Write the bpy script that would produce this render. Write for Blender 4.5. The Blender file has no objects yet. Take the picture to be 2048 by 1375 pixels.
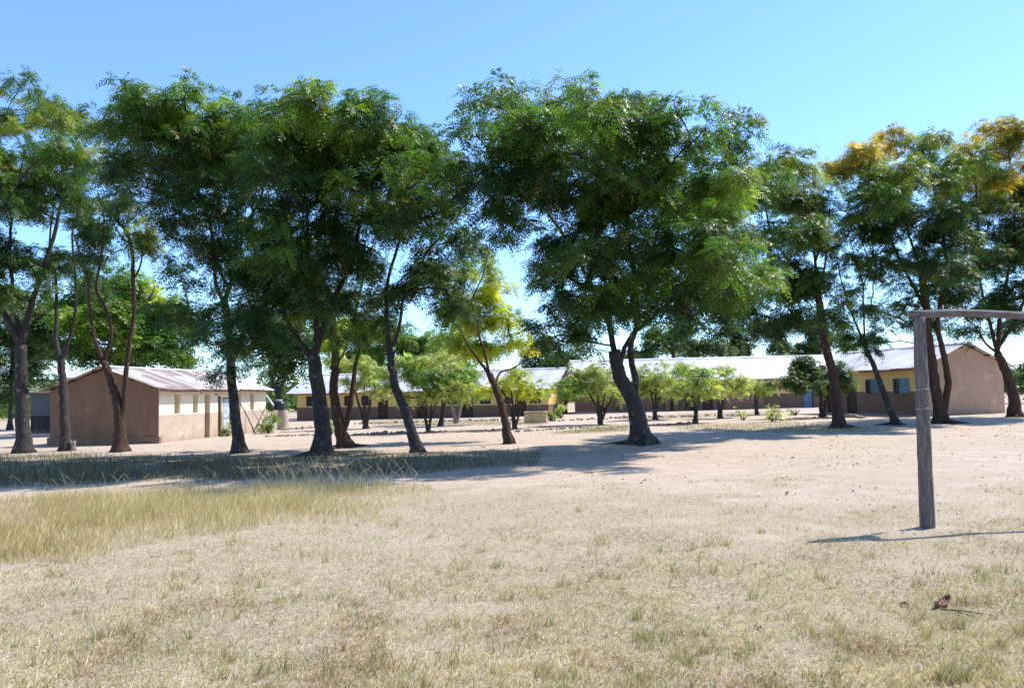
import bpy, bmesh, math, random
import numpy as np
from mathutils import Vector, Matrix

RNG = np.random.default_rng(7)
random.seed(7)
R = math.radians
scene = bpy.context.scene
COL = scene.collection

# ------------------------------------------------------------------ camera
FPX = 1562.0                       # focal length in photograph pixels (2048 wide)
CAM = np.array([0.0, 0.0, 1.65])
PITCH, ROLL = math.atan(97.5 / FPX), math.atan(0.018)
fwd = np.array([0, math.cos(PITCH), math.sin(PITCH)])
up0 = np.array([0, -math.sin(PITCH), math.cos(PITCH)])
rt0 = np.array([1.0, 0, 0])
rt = math.cos(ROLL) * rt0 - math.sin(ROLL) * up0
up = math.sin(ROLL) * rt0 + math.cos(ROLL) * up0
cam_d = bpy.data.cameras.new('camera')
cam_d.sensor_width = 36.0
cam_d.lens = 36.0 * FPX / 2048.0
cam_d.clip_start, cam_d.clip_end = 0.1, 20000
cam = bpy.data.objects.new('camera', cam_d)
COL.objects.link(cam)
m = Matrix.Identity(4)
for i in range(3):
    m[i][0], m[i][1], m[i][2], m[i][3] = rt[i], up[i], -fwd[i], CAM[i]
cam.matrix_world = m
scene.camera = cam

# ------------------------------------------------------------------ light
SUN_AZ, SUN_EL = R(25), R(55)
w = bpy.data.worlds.new('World')
scene.world = w
w.use_nodes = True
nt = w.node_tree
sky = nt.nodes.new('ShaderNodeTexSky')
sky.sky_type = 'NISHITA'
sky.sun_disc = False
sky.sun_elevation = SUN_EL
sky.sun_rotation = math.pi / 2 - SUN_AZ
sky.altitude = 1200
sky.air_density, sky.dust_density, sky.ozone_density = 1.0, 0.6, 1.0
hue = nt.nodes.new('ShaderNodeMix'); hue.data_type = 'RGBA'; hue.blend_type = 'MULTIPLY'
hue.inputs[0].default_value = 1.0
hue.inputs[7].default_value = (0.80, 1.04, 1.30, 1)          # clear dry highland air: a cleaner blue
nt.links.new(sky.outputs[0], hue.inputs[6])
nt.links.new(hue.outputs[2], nt.nodes['Background'].inputs[0])
nt.nodes['Background'].inputs[1].default_value = 0.135
sd = bpy.data.lights.new('sun', 'SUN')
sd.energy, sd.angle, sd.color = 4.0, R(0.53), (1.0, 0.95, 0.87)
sun = bpy.data.objects.new('sun', sd)
sv = Vector((math.cos(SUN_EL) * math.cos(SUN_AZ), math.cos(SUN_EL) * math.sin(SUN_AZ), math.sin(SUN_EL)))
sun.rotation_euler = sv.to_track_quat('Z', 'Y').to_euler()
sun.location = (30, 10, 40)
COL.objects.link(sun)
vs = scene.view_settings
vs.view_transform, vs.look, vs.gamma, vs.use_curve_mapping = 'Standard', 'None', 1.0, False
vs.exposure = 0.92

# ------------------------------------------------------------------ helpers
def ray(px, py):
    return fwd + (px - 1024.0) / FPX * rt - (py - 687.5) / FPX * up

def at(px, py, Y):
    """point seen at photo pixel px,py lying at world depth Y"""
    d = ray(px, py)
    return CAM + d * (Y / d[1])

def project(P):
    v = np.asarray(P) - CAM
    z = v @ fwd
    return 1024 + FPX * (v @ rt) / z, 687.5 - FPX * (v @ up) / z

def ground(X, Y):
    X = np.asarray(X, float); Y = np.asarray(Y, float)
    z = 0.0135 * 45 * np.tanh(X / 45) - 0.0045 * 90 * np.tanh(Y / 90)
    b = 0.022 * np.sin(X * 0.9 + 1.3 * np.sin(Y * 0.37)) * np.sin(Y * 0.8 + 0.7 * np.sin(X * 0.5)) \
        + 0.010 * np.sin(X * 2.7 + Y * 1.1) * np.sin(Y * 2.3 - X * 0.6) \
        + 0.006 * np.sin(X * 6.1 - Y * 2.2) * np.sin(Y * 5.3 + X * 1.7)
    # low ridge added in the turf to hide part of the goal post's shadow
    yr = 9.14 - (4.76 - X) * 0.466 - 0.14 + 0.02 * np.sin(X * 11)
    rid = (0.05 + 0.012 * np.sin(X * 17)) * np.exp(-((Y - yr) / 0.07) ** 2) * np.clip((X - 3.5) / 0.15, 0, 1) * np.clip((4.6 - X) / 0.2, 0, 1)
    return z + b * np.exp(-np.hypot(X, Y) / 60.0) + rid

def ground_at(px, py):
    d = ray(px, py)
    a, b = 1.5, 400.0
    for _ in range(60):
        t = 0.5 * (a + b)
        p = CAM + d * t
        if p[2] > ground(p[0], p[1]): a = t
        else: b = t
    p = CAM + d * b
    return np.array([p[0], p[1], float(ground(p[0], p[1]))])

def tag(o, label=None, cat=None, group=None, kind=None):
    if label: o['label'] = label
    if cat: o['category'] = cat
    if group: o['group'] = group
    if kind: o['kind'] = kind
    return o

def empty(name, loc, rz=0.0):
    o = bpy.data.objects.new(name, None)
    o.location = loc
    o.rotation_euler = (0, 0, rz)
    o.empty_display_size = 0.3
    COL.objects.link(o)
    return o

def np_mesh(name, V, Q, mats, fcol=None, fmat=None, smooth=False, parent=None):
    """one mesh object out of numpy vertices and quads"""
    V = np.ascontiguousarray(V, np.float32); Q = np.ascontiguousarray(Q, np.int32)
    me = bpy.data.meshes.new(name)
    me.vertices.add(len(V)); me.vertices.foreach_set('co', V.ravel())
    me.loops.add(Q.size); me.loops.foreach_set('vertex_index', Q.ravel())
    me.polygons.add(len(Q))
    me.polygons.foreach_set('loop_start', np.arange(0, Q.size, 4, dtype=np.int32))
    me.polygons.foreach_set('loop_total', np.full(len(Q), 4, np.int32))
    if fmat is not None: me.polygons.foreach_set('material_index', np.ascontiguousarray(fmat, np.int32))
    me.polygons.foreach_set('use_smooth', np.full(len(Q), smooth))
    me.update(calc_edges=True)
    if fcol is not None:
        a = me.attributes.new('tint', 'FLOAT_COLOR', 'FACE')
        c = np.ones((len(Q), 4), np.float32); c[:, :3] = fcol
        a.data.foreach_set('color', c.ravel())
    for mt in (mats if isinstance(mats, (list, tuple)) else [mats]): me.materials.append(mt)
    o = bpy.data.objects.new(name, me)
    COL.objects.link(o)
    if parent: o.parent = parent
    return o

class MB:
    """collects polygons for ONE mesh object"""
    def __init__(s): s.v = []; s.f = []; s.m = []
    def poly(s, pts, mi=0):
        n = len(s.v); s.v += [tuple(map(float, p)) for p in pts]; s.f.append(tuple(range(n, n + len(pts)))); s.m.append(mi)
    def box(s, x0, x1, y0, y1, z0, z1, mi=0):
        n = len(s.v)
        s.v += [(x, y, z) for z in (z0, z1) for y in (y0, y1) for x in (x0, x1)]
        for q in ((0, 2, 3, 1), (4, 5, 7, 6), (0, 1, 5, 4), (2, 6, 7, 3), (0, 4, 6, 2), (1, 3, 7, 5)):
            s.f.append(tuple(n + i for i in q)); s.m.append(mi)
    def tube(s, pts, rad, sides=8, mi=0, cap=True, lobes=None, noise=0.0, seed=0):
        pts = np.asarray(pts, float); k = len(pts)
        rad = np.broadcast_to(np.asarray(rad, float), (k,))
        rg = np.random.default_rng(seed)
        ref = np.array([0.31, 0.9, 0.2])
        n0 = len(s.v)
        for i in range(k):
            t = pts[min(i + 1, k - 1)] - pts[max(i - 1, 0)]
            t = t / (np.linalg.norm(t) + 1e-9)
            a = ref - t * (ref @ t); a /= np.linalg.norm(a); b = np.cross(t, a); ref = a
            for j in range(sides):
                th = 2 * math.pi * j / sides
                r = rad[i] * (1 + noise * (rg.random() - 0.5))
                if lobes is not None: r *= lobes(i, th)
                s.v.append(tuple(pts[i] + r * (math.cos(th) * a + math.sin(th) * b)))
        for i in range(k - 1):
            for j in range(sides):
                j2 = (j + 1) % sides
                s.f.append((n0 + i * sides + j, n0 + i * sides + j2, n0 + (i + 1) * sides + j2, n0 + (i + 1) * sides + j)); s.m.append(mi)
        if cap:
            s.f.append(tuple(n0 + j for j in range(sides))[::-1]); s.m.append(mi)
            s.f.append(tuple(n0 + (k - 1) * sides + j for j in range(sides))); s.m.append(mi)
    def build(s, name, mats, parent=None, smooth=False, bevel=0.0):
        me = bpy.data.meshes.new(name)
        me.from_pydata(s.v, [], s.f)
        for mt in (mats if isinstance(mats, (list, tuple)) else [mats]): me.materials.append(mt)
        me.polygons.foreach_set('material_index', s.m)
        me.polygons.foreach_set('use_smooth', [smooth] * len(s.f))
        me.update()
        o = bpy.data.objects.new(name, me)
        COL.objects.link(o)
        if parent: o.parent = parent
        if bevel:
            md = o.modifiers.new('bevel', 'BEVEL'); md.width = bevel; md.segments = 2; md.limit_method = 'ANGLE'
        return o

# ------------------------------------------------------------------ materials
def new_mat(name):
    mt = bpy.data.materials.new(name); mt.use_nodes = True
    t = mt.node_tree; b = t.nodes['Principled BSDF']
    b.inputs['Specular IOR Level'].default_value = 0.25
    return mt, t, b

def N(t, typ, **kw):
    n = t.nodes.new(typ)
    for k, v in kw.items():
        if k in n.inputs: n.inputs[k].default_value = v
        else: setattr(n, k, v)
    return n

def noise(t, co, scale, detail=4.0, rough=0.6):
    n = N(t, 'ShaderNodeTexNoise'); n.inputs['Scale'].default_value = scale
    n.inputs['Detail'].default_value = detail; n.inputs['Roughness'].default_value = rough
    if co is not None: t.links.new(co, n.inputs['Vector'])
    return n.outputs['Fac']

def ramp(t, fac, stops):
    r = N(t, 'ShaderNodeValToRGB'); e = r.color_ramp.elements
    while len(e) < len(stops): e.new(0.5)
    for el, (p, c) in zip(e, stops):
        el.position = p; el.color = (*c, 1) if len(c) == 3 else c
    t.links.new(fac, r.inputs[0])
    return r.outputs[0]

def mix(t, fac, a, b, mode='MIX'):
    n = N(t, 'ShaderNodeMix'); n.data_type = 'RGBA'; n.blend_type = mode
    for sock, v in ((n.inputs[0], fac), (n.inputs[6], a), (n.inputs[7], b)):
        if hasattr(v, 'links'): t.links.new(v, sock)
        elif isinstance(v, (int, float)): sock.default_value = v
        else: sock.default_value = (*v, 1)
    return n.outputs[2]

def mapping(t, scale=(1, 1, 1), src='Object'):
    tc = N(t, 'ShaderNodeTexCoord'); mp = N(t, 'ShaderNodeMapping')
    mp.inputs['Scale'].default_value = scale
    t.links.new(tc.outputs[src], mp.inputs['Vector'])
    return mp.outputs[0]

def bump(t, b, h, strength=0.4, dist=0.02):
    n = N(t, 'ShaderNodeBump'); n.inputs['Strength'].default_value = strength; n.inputs['Distance'].default_value = dist
    t.links.new(h, n.inputs['Height']); t.links.new(n.outputs[0], b.inputs['Normal'])

def plain(name, c, rough=0.7, var=0.25, scale=6.0, bmp=0.0, metal=0.0, spec=None):
    mt, t, b = new_mat(name)
    co = mapping(t)
    lo = tuple(x * (1 - var) for x in c); hi = tuple(min(1, x * (1 + var)) for x in c)
    f = noise(t, co, scale, 5)
    t.links.new(ramp(t, f, [(0.3, lo), (0.7, hi)]), b.inputs['Base Color'])
    b.inputs['Roughness'].default_value = rough; b.inputs['Metallic'].default_value = metal
    if spec is not None: b.inputs['Specular IOR Level'].default_value = spec
    if bmp: bump(t, b, noise(t, co, scale * 5, 6), bmp, 0.01)
    return mt

def leaf_mat(name, trans=0.43, gain=1.0):
    mt, t, b = new_mat(name)
    at_ = N(t, 'ShaderNodeAttribute'); at_.attribute_name = 'tint'
    t.links.new(at_.outputs['Color'], b.inputs['Base Color'])
    b.inputs['Roughness'].default_value = 0.45
    b.inputs['Specular IOR Level'].default_value = 0.35
    tr = N(t, 'ShaderNodeBsdfTranslucent')
    h = mix(t, 1.0, at_.outputs['Color'], (1.5 * gain, 1.6 * gain, 0.7 * gain), 'MULTIPLY')
    t.links.new(h, tr.inputs['Color'])
    ms = N(t, 'ShaderNodeMixShader'); ms.inputs[0].default_value = trans
    t.links.new(b.outputs[0], ms.inputs[1]); t.links.new(tr.outputs[0], ms.inputs[2])
    t.links.new(ms.outputs[0], t.nodes['Material Output'].inputs['Surface'])
    return mt

def bark_mat(name, dark, mid, pale, pale_amt=0.62):
    mt, t, b = new_mat(name)
    co = mapping(t, (1, 1, 0.28)); co2 = mapping(t, (1, 1, 0.7))
    f1 = noise(t, co, 22, 6, 0.7)
    c = ramp(t, f1, [(0.3, dark), (0.62, mid)])
    f2 = noise(t, co2, 5.5, 5, 0.65)
    k = ramp(t, f2, [(pale_amt - 0.03, (0, 0, 0)), (pale_amt + 0.09, (1, 1, 1))])
    t.links.new(mix(t, k, c, pale), b.inputs['Base Color'])
    b.inputs['Roughness'].default_value = 0.9
    bump(t, b, f1, 1.0, 0.07)
    return mt

M = {}
M['bark'] = bark_mat('bark_grey', (0.022, 0.018, 0.017), (0.080, 0.066, 0.060), (0.27, 0.24, 0.22))
M['bark_red'] = bark_mat('bark_reddish', (0.032, 0.018, 0.014), (0.105, 0.058, 0.042), (0.29, 0.21, 0.175), 0.66)
M['bark_pale'] = bark_mat('bark_pale', (0.16, 0.13, 0.11), (0.32, 0.27, 0.23), (0.48, 0.42, 0.37), 0.6)
M['leaf'] = leaf_mat('leaf_feathery')
M['leaf_thin'] = leaf_mat('leaf_thin_yellow', 0.5, 1.05)
M['grass'] = leaf_mat('grass_blade', 0.25, 0.8)
M['grass'].node_tree.nodes['Principled BSDF'].inputs['Roughness'].default_value = 0.75
M['pod'] = plain('seed_pod', (0.035, 0.025, 0.018), 0.7)

def banded(name, upper, lower, zb, stain=(0.30, 0.2, 0.13), dirty=0.55):
    mt, t, b = new_mat(name)
    tc = N(t, 'ShaderNodeTexCoord'); sep = N(t, 'ShaderNodeSeparateXYZ')
    t.links.new(tc.outputs['Object'], sep.inputs[0])
    f = noise(t, tc.outputs['Object'], 1.3, 6, 0.65); f2 = noise(t, mapping(t, (1.5, 1.5, 0.3)), 3.0, 5, 0.7)
    ad = N(t, 'ShaderNodeMath', operation='MULTIPLY_ADD')
    fe = noise(t, tc.outputs['Object'], 5.0, 3)
    t.links.new(fe, ad.inputs[0]); ad.inputs[1].default_value = 0.035; t.links.new(sep.outputs['Z'], ad.inputs[2])
    gt = N(t, 'ShaderNodeMath', operation='GREATER_THAN'); t.links.new(ad.outputs[0], gt.inputs[0]); gt.inputs[1].default_value = zb + 0.017
    u = ramp(t, f, [(0.3, tuple(x * 0.86 for x in upper)), (0.65, upper)])
    l = ramp(t, f, [(0.3, tuple(x * 0.8 for x in lower)), (0.65, lower)])
    c = mix(t, gt.outputs[0], l, u)
    st = ramp(t, f2, [(0.55, (0, 0, 0)), (0.8, (dirty, dirty, dirty))])
    c = mix(t, st, c, stain)
    pk = noise(t, tc.outputs['Object'], 0.9, 8, 0.75)                                     # flaked and patched plaster
    c = mix(t, ramp(t, pk, [(0.60, (0, 0, 0)), (0.63, (0.55, 0.55, 0.55))]), c, tuple(min(1, x * 1.25 + .03) for x in lower))
    lp = ramp(t, sep.outputs['Z'], [(0.0, (1, 1, 1)), (0.35, (0, 0, 0))])      # splashed mud at the foot of the wall
    sp = mix(t, 1.0, lp, ramp(t, f2, [(0.35, (0, 0, 0)), (0.6, (0.8, 0.8, 0.8))]), 'MULTIPLY')
    c = mix(t, sp, c, (0.30, 0.19, 0.13))
    t.links.new(c, b.inputs['Base Color'])
    b.inputs['Roughness'].default_value = 0.9
    bump(t, b, noise(t, tc.outputs['Object'], 9, 6, 0.7), 0.35, 0.02)
    return mt

def roof_mat(name, c1, c2, rust, period, rust_amt=0.62, rough=0.45, metal=0.25):
    """corrugated sheet: every sheet its own tone, rust streaks down the slope"""
    mt, t, b = new_mat(name)
    tc = N(t, 'ShaderNodeTexCoord'); sep = N(t, 'ShaderNodeSeparateXYZ')
    t.links.new(tc.outputs['Object'], sep.inputs[0])
    dv = N(t, 'ShaderNodeMath', operation='DIVIDE'); t.links.new(sep.outputs['X'], dv.inputs[0]); dv.inputs[1].default_value = period
    fl = N(t, 'ShaderNodeMath', operation='FLOOR'); t.links.new(dv.outputs[0], fl.inputs[0])
    dy = N(t, 'ShaderNodeMath', operation='DIVIDE'); t.links.new(sep.outputs['Y'], dy.inputs[0]); dy.inputs[1].default_value = 1.7
    fy = N(t, 'ShaderNodeMath', operation='FLOOR'); t.links.new(dy.outputs[0], fy.inputs[0])
    cb = N(t, 'ShaderNodeCombineXYZ'); t.links.new(fl.outputs[0], cb.inputs[0]); t.links.new(fy.outputs[0], cb.inputs[1])
    wn = N(t, 'ShaderNodeTexWhiteNoise'); t.links.new(cb.outputs[0], wn.inputs['Vector'])
    c = ramp(t, wn.outputs['Value'], [(0.15, c1), (0.85, c2)])
    f = noise(t, mapping(t, (2.2, 0.35, 0.35)), 2.0, 6, 0.7)
    k = ramp(t, f, [(rust_amt - 0.06, (0, 0, 0)), (rust_amt + 0.12, (0.75, 0.75, 0.75))])
    c = mix(t, k, c, rust)
    t.links.new(c, b.inputs['Base Color'])
    b.inputs['Roughness'].default_value = rough; b.inputs['Metallic'].default_value = metal
    bump(t, b, noise(t, tc.outputs['Object'], 4, 4), 0.2, 0.01)
    return mt

M['roof_left'] = roof_mat('roof_weathered_sheet', (0.27, 0.215, 0.19), (0.60, 0.55, 0.52), (0.24, 0.15, 0.12), 0.55, 0.58, 0.5, 0.1)
M['roof_new'] = roof_mat('roof_bright_sheet', (0.66, 0.66, 0.67), (0.78, 0.78, 0.79), (0.45, 0.36, 0.32), 0.8, 0.74, 0.5, 0.1)
M['roof_back'] = roof_mat('roof_pale_sheet', (0.50, 0.50, 0.52), (0.64, 0.64, 0.66), (0.36, 0.27, 0.23), 0.8, 0.64, 0.5, 0.1)
M['roof_right'] = roof_mat('roof_dull_sheet', (0.48, 0.47, 0.47), (0.64, 0.63, 0.63), (0.36, 0.28, 0.25), 0.8, 0.62, 0.5, 0.1)
M['plaster_left'] = banded('plaster_cream_tan', (0.82, 0.72, 0.55), (0.54, 0.42, 0.33), 1.25)
M['plaster_gable'] = banded('plaster_brown', (0.25, 0.145, 0.09), (0.25, 0.145, 0.09), 9.0, (0.33, 0.22, 0.155), 0.6)
M['plaster_back'] = banded('plaster_cream_brown', (0.72, 0.50, 0.20), (0.20, 0.125, 0.085), 1.25)
M['plaster_right'] = banded('plaster_pink', (0.52, 0.335, 0.235), (0.52, 0.335, 0.235), 9.0, (0.62, 0.48, 0.38), 0.75)
M['wood_dark'] = plain('wood_dark', (0.07, 0.042, 0.028), 0.7, 0.4, 5)
M['wood_brown'] = plain('wood_brown', (0.20, 0.10, 0.05), 0.65, 0.3, 4)
M['fascia'] = plain('fascia_red', (0.22, 0.10, 0.07), 0.7, 0.3, 4)
M['blue'] = plain('paint_blue', (0.13, 0.22, 0.30), 0.6, 0.3, 6)
M['sheet_door'] = plain('sheet_metal_door', (0.46, 0.50, 0.55), 0.5, 0.35, 3)
M['pale_door'] = plain('paint_pale', (0.62, 0.64, 0.66), 0.6, 0.2, 3)
M['shade_in'] = plain('dark_glass', (0.02, 0.022, 0.025), 0.15, 0.2, 3, spec=0.5)
M['cement'] = plain('cement', (0.44, 0.35, 0.29), 0.9, 0.25, 3, 0.3)
M['tank'] = plain('tank_plastic', (0.018, 0.02, 0.03), 0.3, 0.3, 5, spec=0.5)
M['pipe'] = plain('pipe_pale', (0.6, 0.6, 0.58), 0.5, 0.15, 3)
M['stone'] = plain('stone_brown', (0.30, 0.22, 0.17), 0.95, 0.45, 9, 0.6)
M['dead_leaf'] = plain('dead_leaf', (0.26, 0.15, 0.10), 0.7, 0.5, 30)
M['twig'] = plain('twig', (0.06, 0.045, 0.035), 0.9, 0.4, 20)
M['pole'] = plain('pole_wood', (0.30, 0.22, 0.16), 0.85, 0.4, 6)

def brick_mat():
    mt, t, b = new_mat('brick_red')
    tc = N(t, 'ShaderNodeTexCoord'); sep = N(t, 'ShaderNodeSeparateXYZ'); t.links.new(tc.outputs['Object'], sep.inputs[0])
    cb = N(t, 'ShaderNodeCombineXYZ'); t.links.new(sep.outputs['X'], cb.inputs[0]); t.links.new(sep.outputs['Z'], cb.inputs[1])
    br = N(t, 'ShaderNodeTexBrick'); t.links.new(cb.outputs[0], br.inputs['Vector'])
    br.inputs['Color1'].default_value = (0.30, 0.13, 0.08, 1); br.inputs['Color2'].default_value = (0.20, 0.09, 0.06, 1)
    br.inputs['Mortar'].default_value = (0.38, 0.30, 0.24, 1); br.inputs['Scale'].default_value = 1.0
    br.inputs['Brick Width'].default_value = 0.32; br.inputs['Row Height'].default_value = 0.14; br.inputs['Mortar Size'].default_value = 0.014
    t.links.new(br.outputs[0], b.inputs['Base Color']); b.inputs['Roughness'].default_value = 0.95
    bump(t, b, br.outputs['Fac'], -0.4, 0.01)
    return mt
M['brick'] = brick_mat()

def post_mat(name='weathered_pole', grain=(1, 1, 0.10)):
    mt, t, b = new_mat(name)
    co = mapping(t, grain); f = noise(t, co, 42, 7, 0.72)
    c = ramp(t, f, [(0.28, (0.055, 0.042, 0.037)), (0.5, (0.15, 0.12, 0.11)), (0.72, (0.27, 0.235, 0.215))])
    f2 = noise(t, mapping(t, (1, 1, 0.6)), 7, 4)
    k = ramp(t, f2, [(0.62, (0, 0, 0)), (0.74, (1, 1, 1))])
    c = mix(t, k, c, (0.05, 0.038, 0.03))
    t.links.new(c, b.inputs['Base Color']); b.inputs['Roughness'].default_value = 0.85
    bump(t, b, f, 0.7, 0.012)
    return mt
M['post'] = post_mat()
M['bar'] = post_mat('weathered_bar', (0.10, 1, 1))

# ------------------------------------------------------------------ ground
def inpoly(px, py, poly):
    ins = np.zeros(px.shape, bool); n = len(poly)
    for i in range(n):
        x0, y0 = poly[i]; x1, y1 = poly[(i + 1) % n]
        c = ((y0 > py) != (y1 > py)) & (px < (x1 - x0) * (py - y0) / (y1 - y0 + 1e-9) + x0)
        ins ^= c
    return ins

def vnoise(X, Y, s, seed=0):
    """smooth value noise in 0..1 on the ground plan"""
    rg = np.random.default_rng(seed); T = rg.random((128, 128))
    x = X / s; y = Y / s
    xi = np.floor(x).astype(int); yi = np.floor(y).astype(int); fx = x - xi; fy = y - yi
    fx = fx * fx * (3 - 2 * fx); fy = fy * fy * (3 - 2 * fy)
    g = lambda a, b: T[a % 128, b % 128]
    return (g(xi, yi) * (1 - fx) + g(xi + 1, yi) * fx) * (1 - fy) + (g(xi, yi + 1) * (1 - fx) + g(xi + 1, yi + 1) * fx) * fy

# areas of the yard, outlined on the photograph and laid on the ground plan
TALL = [(-1300, 1010), (-400, 1003), (0, 1000), (200, 990), (430, 976), (640, 968), (850, 972), (900, 985), (860, 1012), (760, 1030), (640, 1050),
        (560, 1050), (470, 1078), (300, 1088), (130, 1120), (0, 1140), (-400, 1150), (-1300, 1165)]
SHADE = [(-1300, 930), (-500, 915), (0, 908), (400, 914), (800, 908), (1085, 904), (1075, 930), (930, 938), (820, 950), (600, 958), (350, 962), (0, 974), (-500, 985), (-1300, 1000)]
def lawn_density(px, py, X, Y):
    """0 bare sand .. 1 closed turf"""
    edge = np.interp(px, [-600, 0, 850, 1130, 1300, 1560, 1700, 1850, 2048, 2600], [1150, 1120, 972, 962, 952, 950, 965, 985, 960, 950])
    full = np.interp(px, [-600, 0, 500, 900, 1130, 1300, 1560, 1850, 2048, 2600], [1140, 1130, 1090, 1000, 1020, 1075, 1085, 1085, 1080, 1080])
    d = np.clip((py - edge) / (full - edge + 1e-6), 0, 1)
    n = 0.6 * vnoise(X, Y, 0.9, 3) + 0.4 * vnoise(X, Y, 0.35, 4)
    return np.clip(d ** 0.65 * 0.95 + (n - 0.5) * 1.5 * (d > 0), 0, 1) * (d > 0)

def axis_lines(segs):
    out = [segs[0][0]]
    for a, b, st in segs:
        n = max(1, int(round((b - a) / st))); out += list(np.linspace(a, b, n + 1)[1:])
    return np.array(out)
xs = axis_lines([(-9000, -600, 1200), (-600, -80, 40), (-80, -30, 2), (-30, 2, 0.3), (2, 6, 0.06), (6, 30, 0.3), (30, 80, 2), (80, 600, 40), (600, 9000, 1200)])
ys = axis_lines([(-900, -40, 60), (-40, 2, 2), (2, 8, 0.2), (8, 9.4, 0.05), (9.4, 30, 0.2), (30, 70, 0.5), (70, 150, 4), (150, 700, 40), (700, 12000, 1200)])
GX, GY = np.meshgrid(xs, ys)
GZ = ground(GX, GY)
nx, ny = len(xs), len(ys)
idx = np.arange(nx * ny).reshape(ny, nx)
GQ = np.stack([idx[:-1, :-1], idx[:-1, 1:], idx[1:, 1:], idx[1:, :-1]], -1).reshape(-1, 4)
GV = np.stack([GX, GY, GZ], -1).reshape(-1, 3)

def ground_mat():
    mt, t, b = new_mat('dry_ground')
    tc = N(t, 'ShaderNodeTexCoord'); o = tc.outputs['Object']
    big = noise(t, o, 0.22, 5, 0.6); mid = noise(t, o, 1.7, 6, 0.65); fine = noise(t, o, 14, 6, 0.75); grit = noise(t, o, 60, 4, 0.8)
    sand = ramp(t, mid, [(0.3, (0.43, 0.335, 0.26)), (0.7, (0.54, 0.44, 0.355))])
    sand = mix(t, ramp(t, fine, [(0.47, (0, 0, 0)), (0.72, (0.75, 0.75, 0.75))]), sand, (0.33, 0.24, 0.18))
    turf = ramp(t, fine, [(0.3, (0.20, 0.15, 0.105)), (0.5, (0.40, 0.32, 0.235)), (0.75, (0.54, 0.45, 0.355))])
    turf = mix(t, ramp(t, mid, [(0.5, (0, 0, 0)), (0.7, (0.5, 0.5, 0.5))]), turf, (0.30, 0.28, 0.17))
    at_ = N(t, 'ShaderNodeAttribute'); at_.attribute_name = 'turf'
    sm = N(t, 'ShaderNodeMath', operation='ADD'); t.links.new(at_.outputs['Fac'], sm.inputs[0])
    ms = N(t, 'ShaderNodeMath', operation='MULTIPLY_ADD'); t.links.new(fine, ms.inputs[0]); ms.inputs[1].default_value = 0.9; ms.inputs[2].default_value = -0.45
    t.links.new(ms.outputs[0], sm.inputs[1])
    k = ramp(t, sm.outputs[0], [(0.3, (0, 0, 0)), (0.75, (1, 1, 1))])
    c = mix(t, k, sand, turf)
    far = mix(t, ramp(t, big, [(0.4, (0, 0, 0)), (0.65, (1, 1, 1))]), c, mix(t, 0.25, c, (0.30, 0.27, 0.15)))
    c = mix(t, ramp(t, grit, [(0.56, (0, 0, 0)), (0.72, (0.7, 0.7, 0.7))]), far, (0.20, 0.14, 0.10))
    t.links.new(c, b.inputs['Base Color']); b.inputs['Roughness'].default_value = 0.95; b.inputs['Specular IOR Level'].default_value = 0.1
    foot = noise(t, o, 5.0, 3, 0.55)
    h = mix(t, 0.5, mix(t, 0.5, fine, grit), foot)
    bump(t, b, h, 0.9, 0.06)
    return mt
me = bpy.data.meshes.new('ground')
gr = np_mesh('ground', GV, GQ, ground_mat(), smooth=True)
gpx, gpy = project(GV)
vis = (GV[:, 1] > 1.5) & (GV[:, 1] < 200)
tf = np.zeros(len(GV), np.float32)
tf[vis] = lawn_density(gpx[vis], gpy[vis], GV[vis, 0], GV[vis, 1])
tf[vis & inpoly(gpx, gpy, TALL)] = 0.9
tf[vis & inpoly(gpx, gpy, SHADE)] = 0.7
YARD = [[(1100, 868), (1250, 862), (1260, 850), (1180, 856)], [(1340, 852), (1560, 842), (1800, 860), (1640, 866), (1380, 862)],
        [(740, 840), (1090, 838), (1090, 850), (740, 850)], [(1240, 832), (1560, 822), (1560, 830), (1240, 842)]]
for p in YARD: tf[vis & inpoly(gpx, gpy, p)] = 0.6
tf[(GV[:, 1] <= 1.5)] = 0.9
tf[np.abs(GV[:, 0]) > 40] = 0.6
tf[GV[:, 1] > 75] = 0.7
a = gr.data.attributes.new('turf', 'FLOAT', 'POINT'); a.data.foreach_set('value', tf)
tag(gr, kind='structure')

# far blue ridge of hills
hm = MB()
def ridge(x):
    return 150 + 60 * math.sin(x * 0.0011 + 0.6) + 40 * math.sin(x * 0.0031) + 18 * math.sin(x * 0.009 + 2)
hx = np.linspace(-5500, 6500, 140)
rows = []
for k, (yo, hf) in enumerate([(5200, -0.05), (5700, 0.45), (6200, 0.8), (6700, 1.0), (7600, 0.55), (8600, -0.05)]):
    rows.append([(x, yo + 120 * math.sin(x * 0.004 + k), ridge(x) * hf + (12 * math.sin(x * 0.02 + k * 2) if hf > 0.2 else 0)) for x in hx])
for k in range(len(rows) - 1):
    for i in range(len(hx) - 1):
        hm.poly([rows[k][i], rows[k][i + 1], rows[k + 1][i + 1], rows[k + 1][i]])
hl = hm.build('hills', plain('hill_scrub', (0.10, 0.12, 0.07), 0.95, 0.35, 0.004), smooth=True)
tag(hl, kind='structure')

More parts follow.
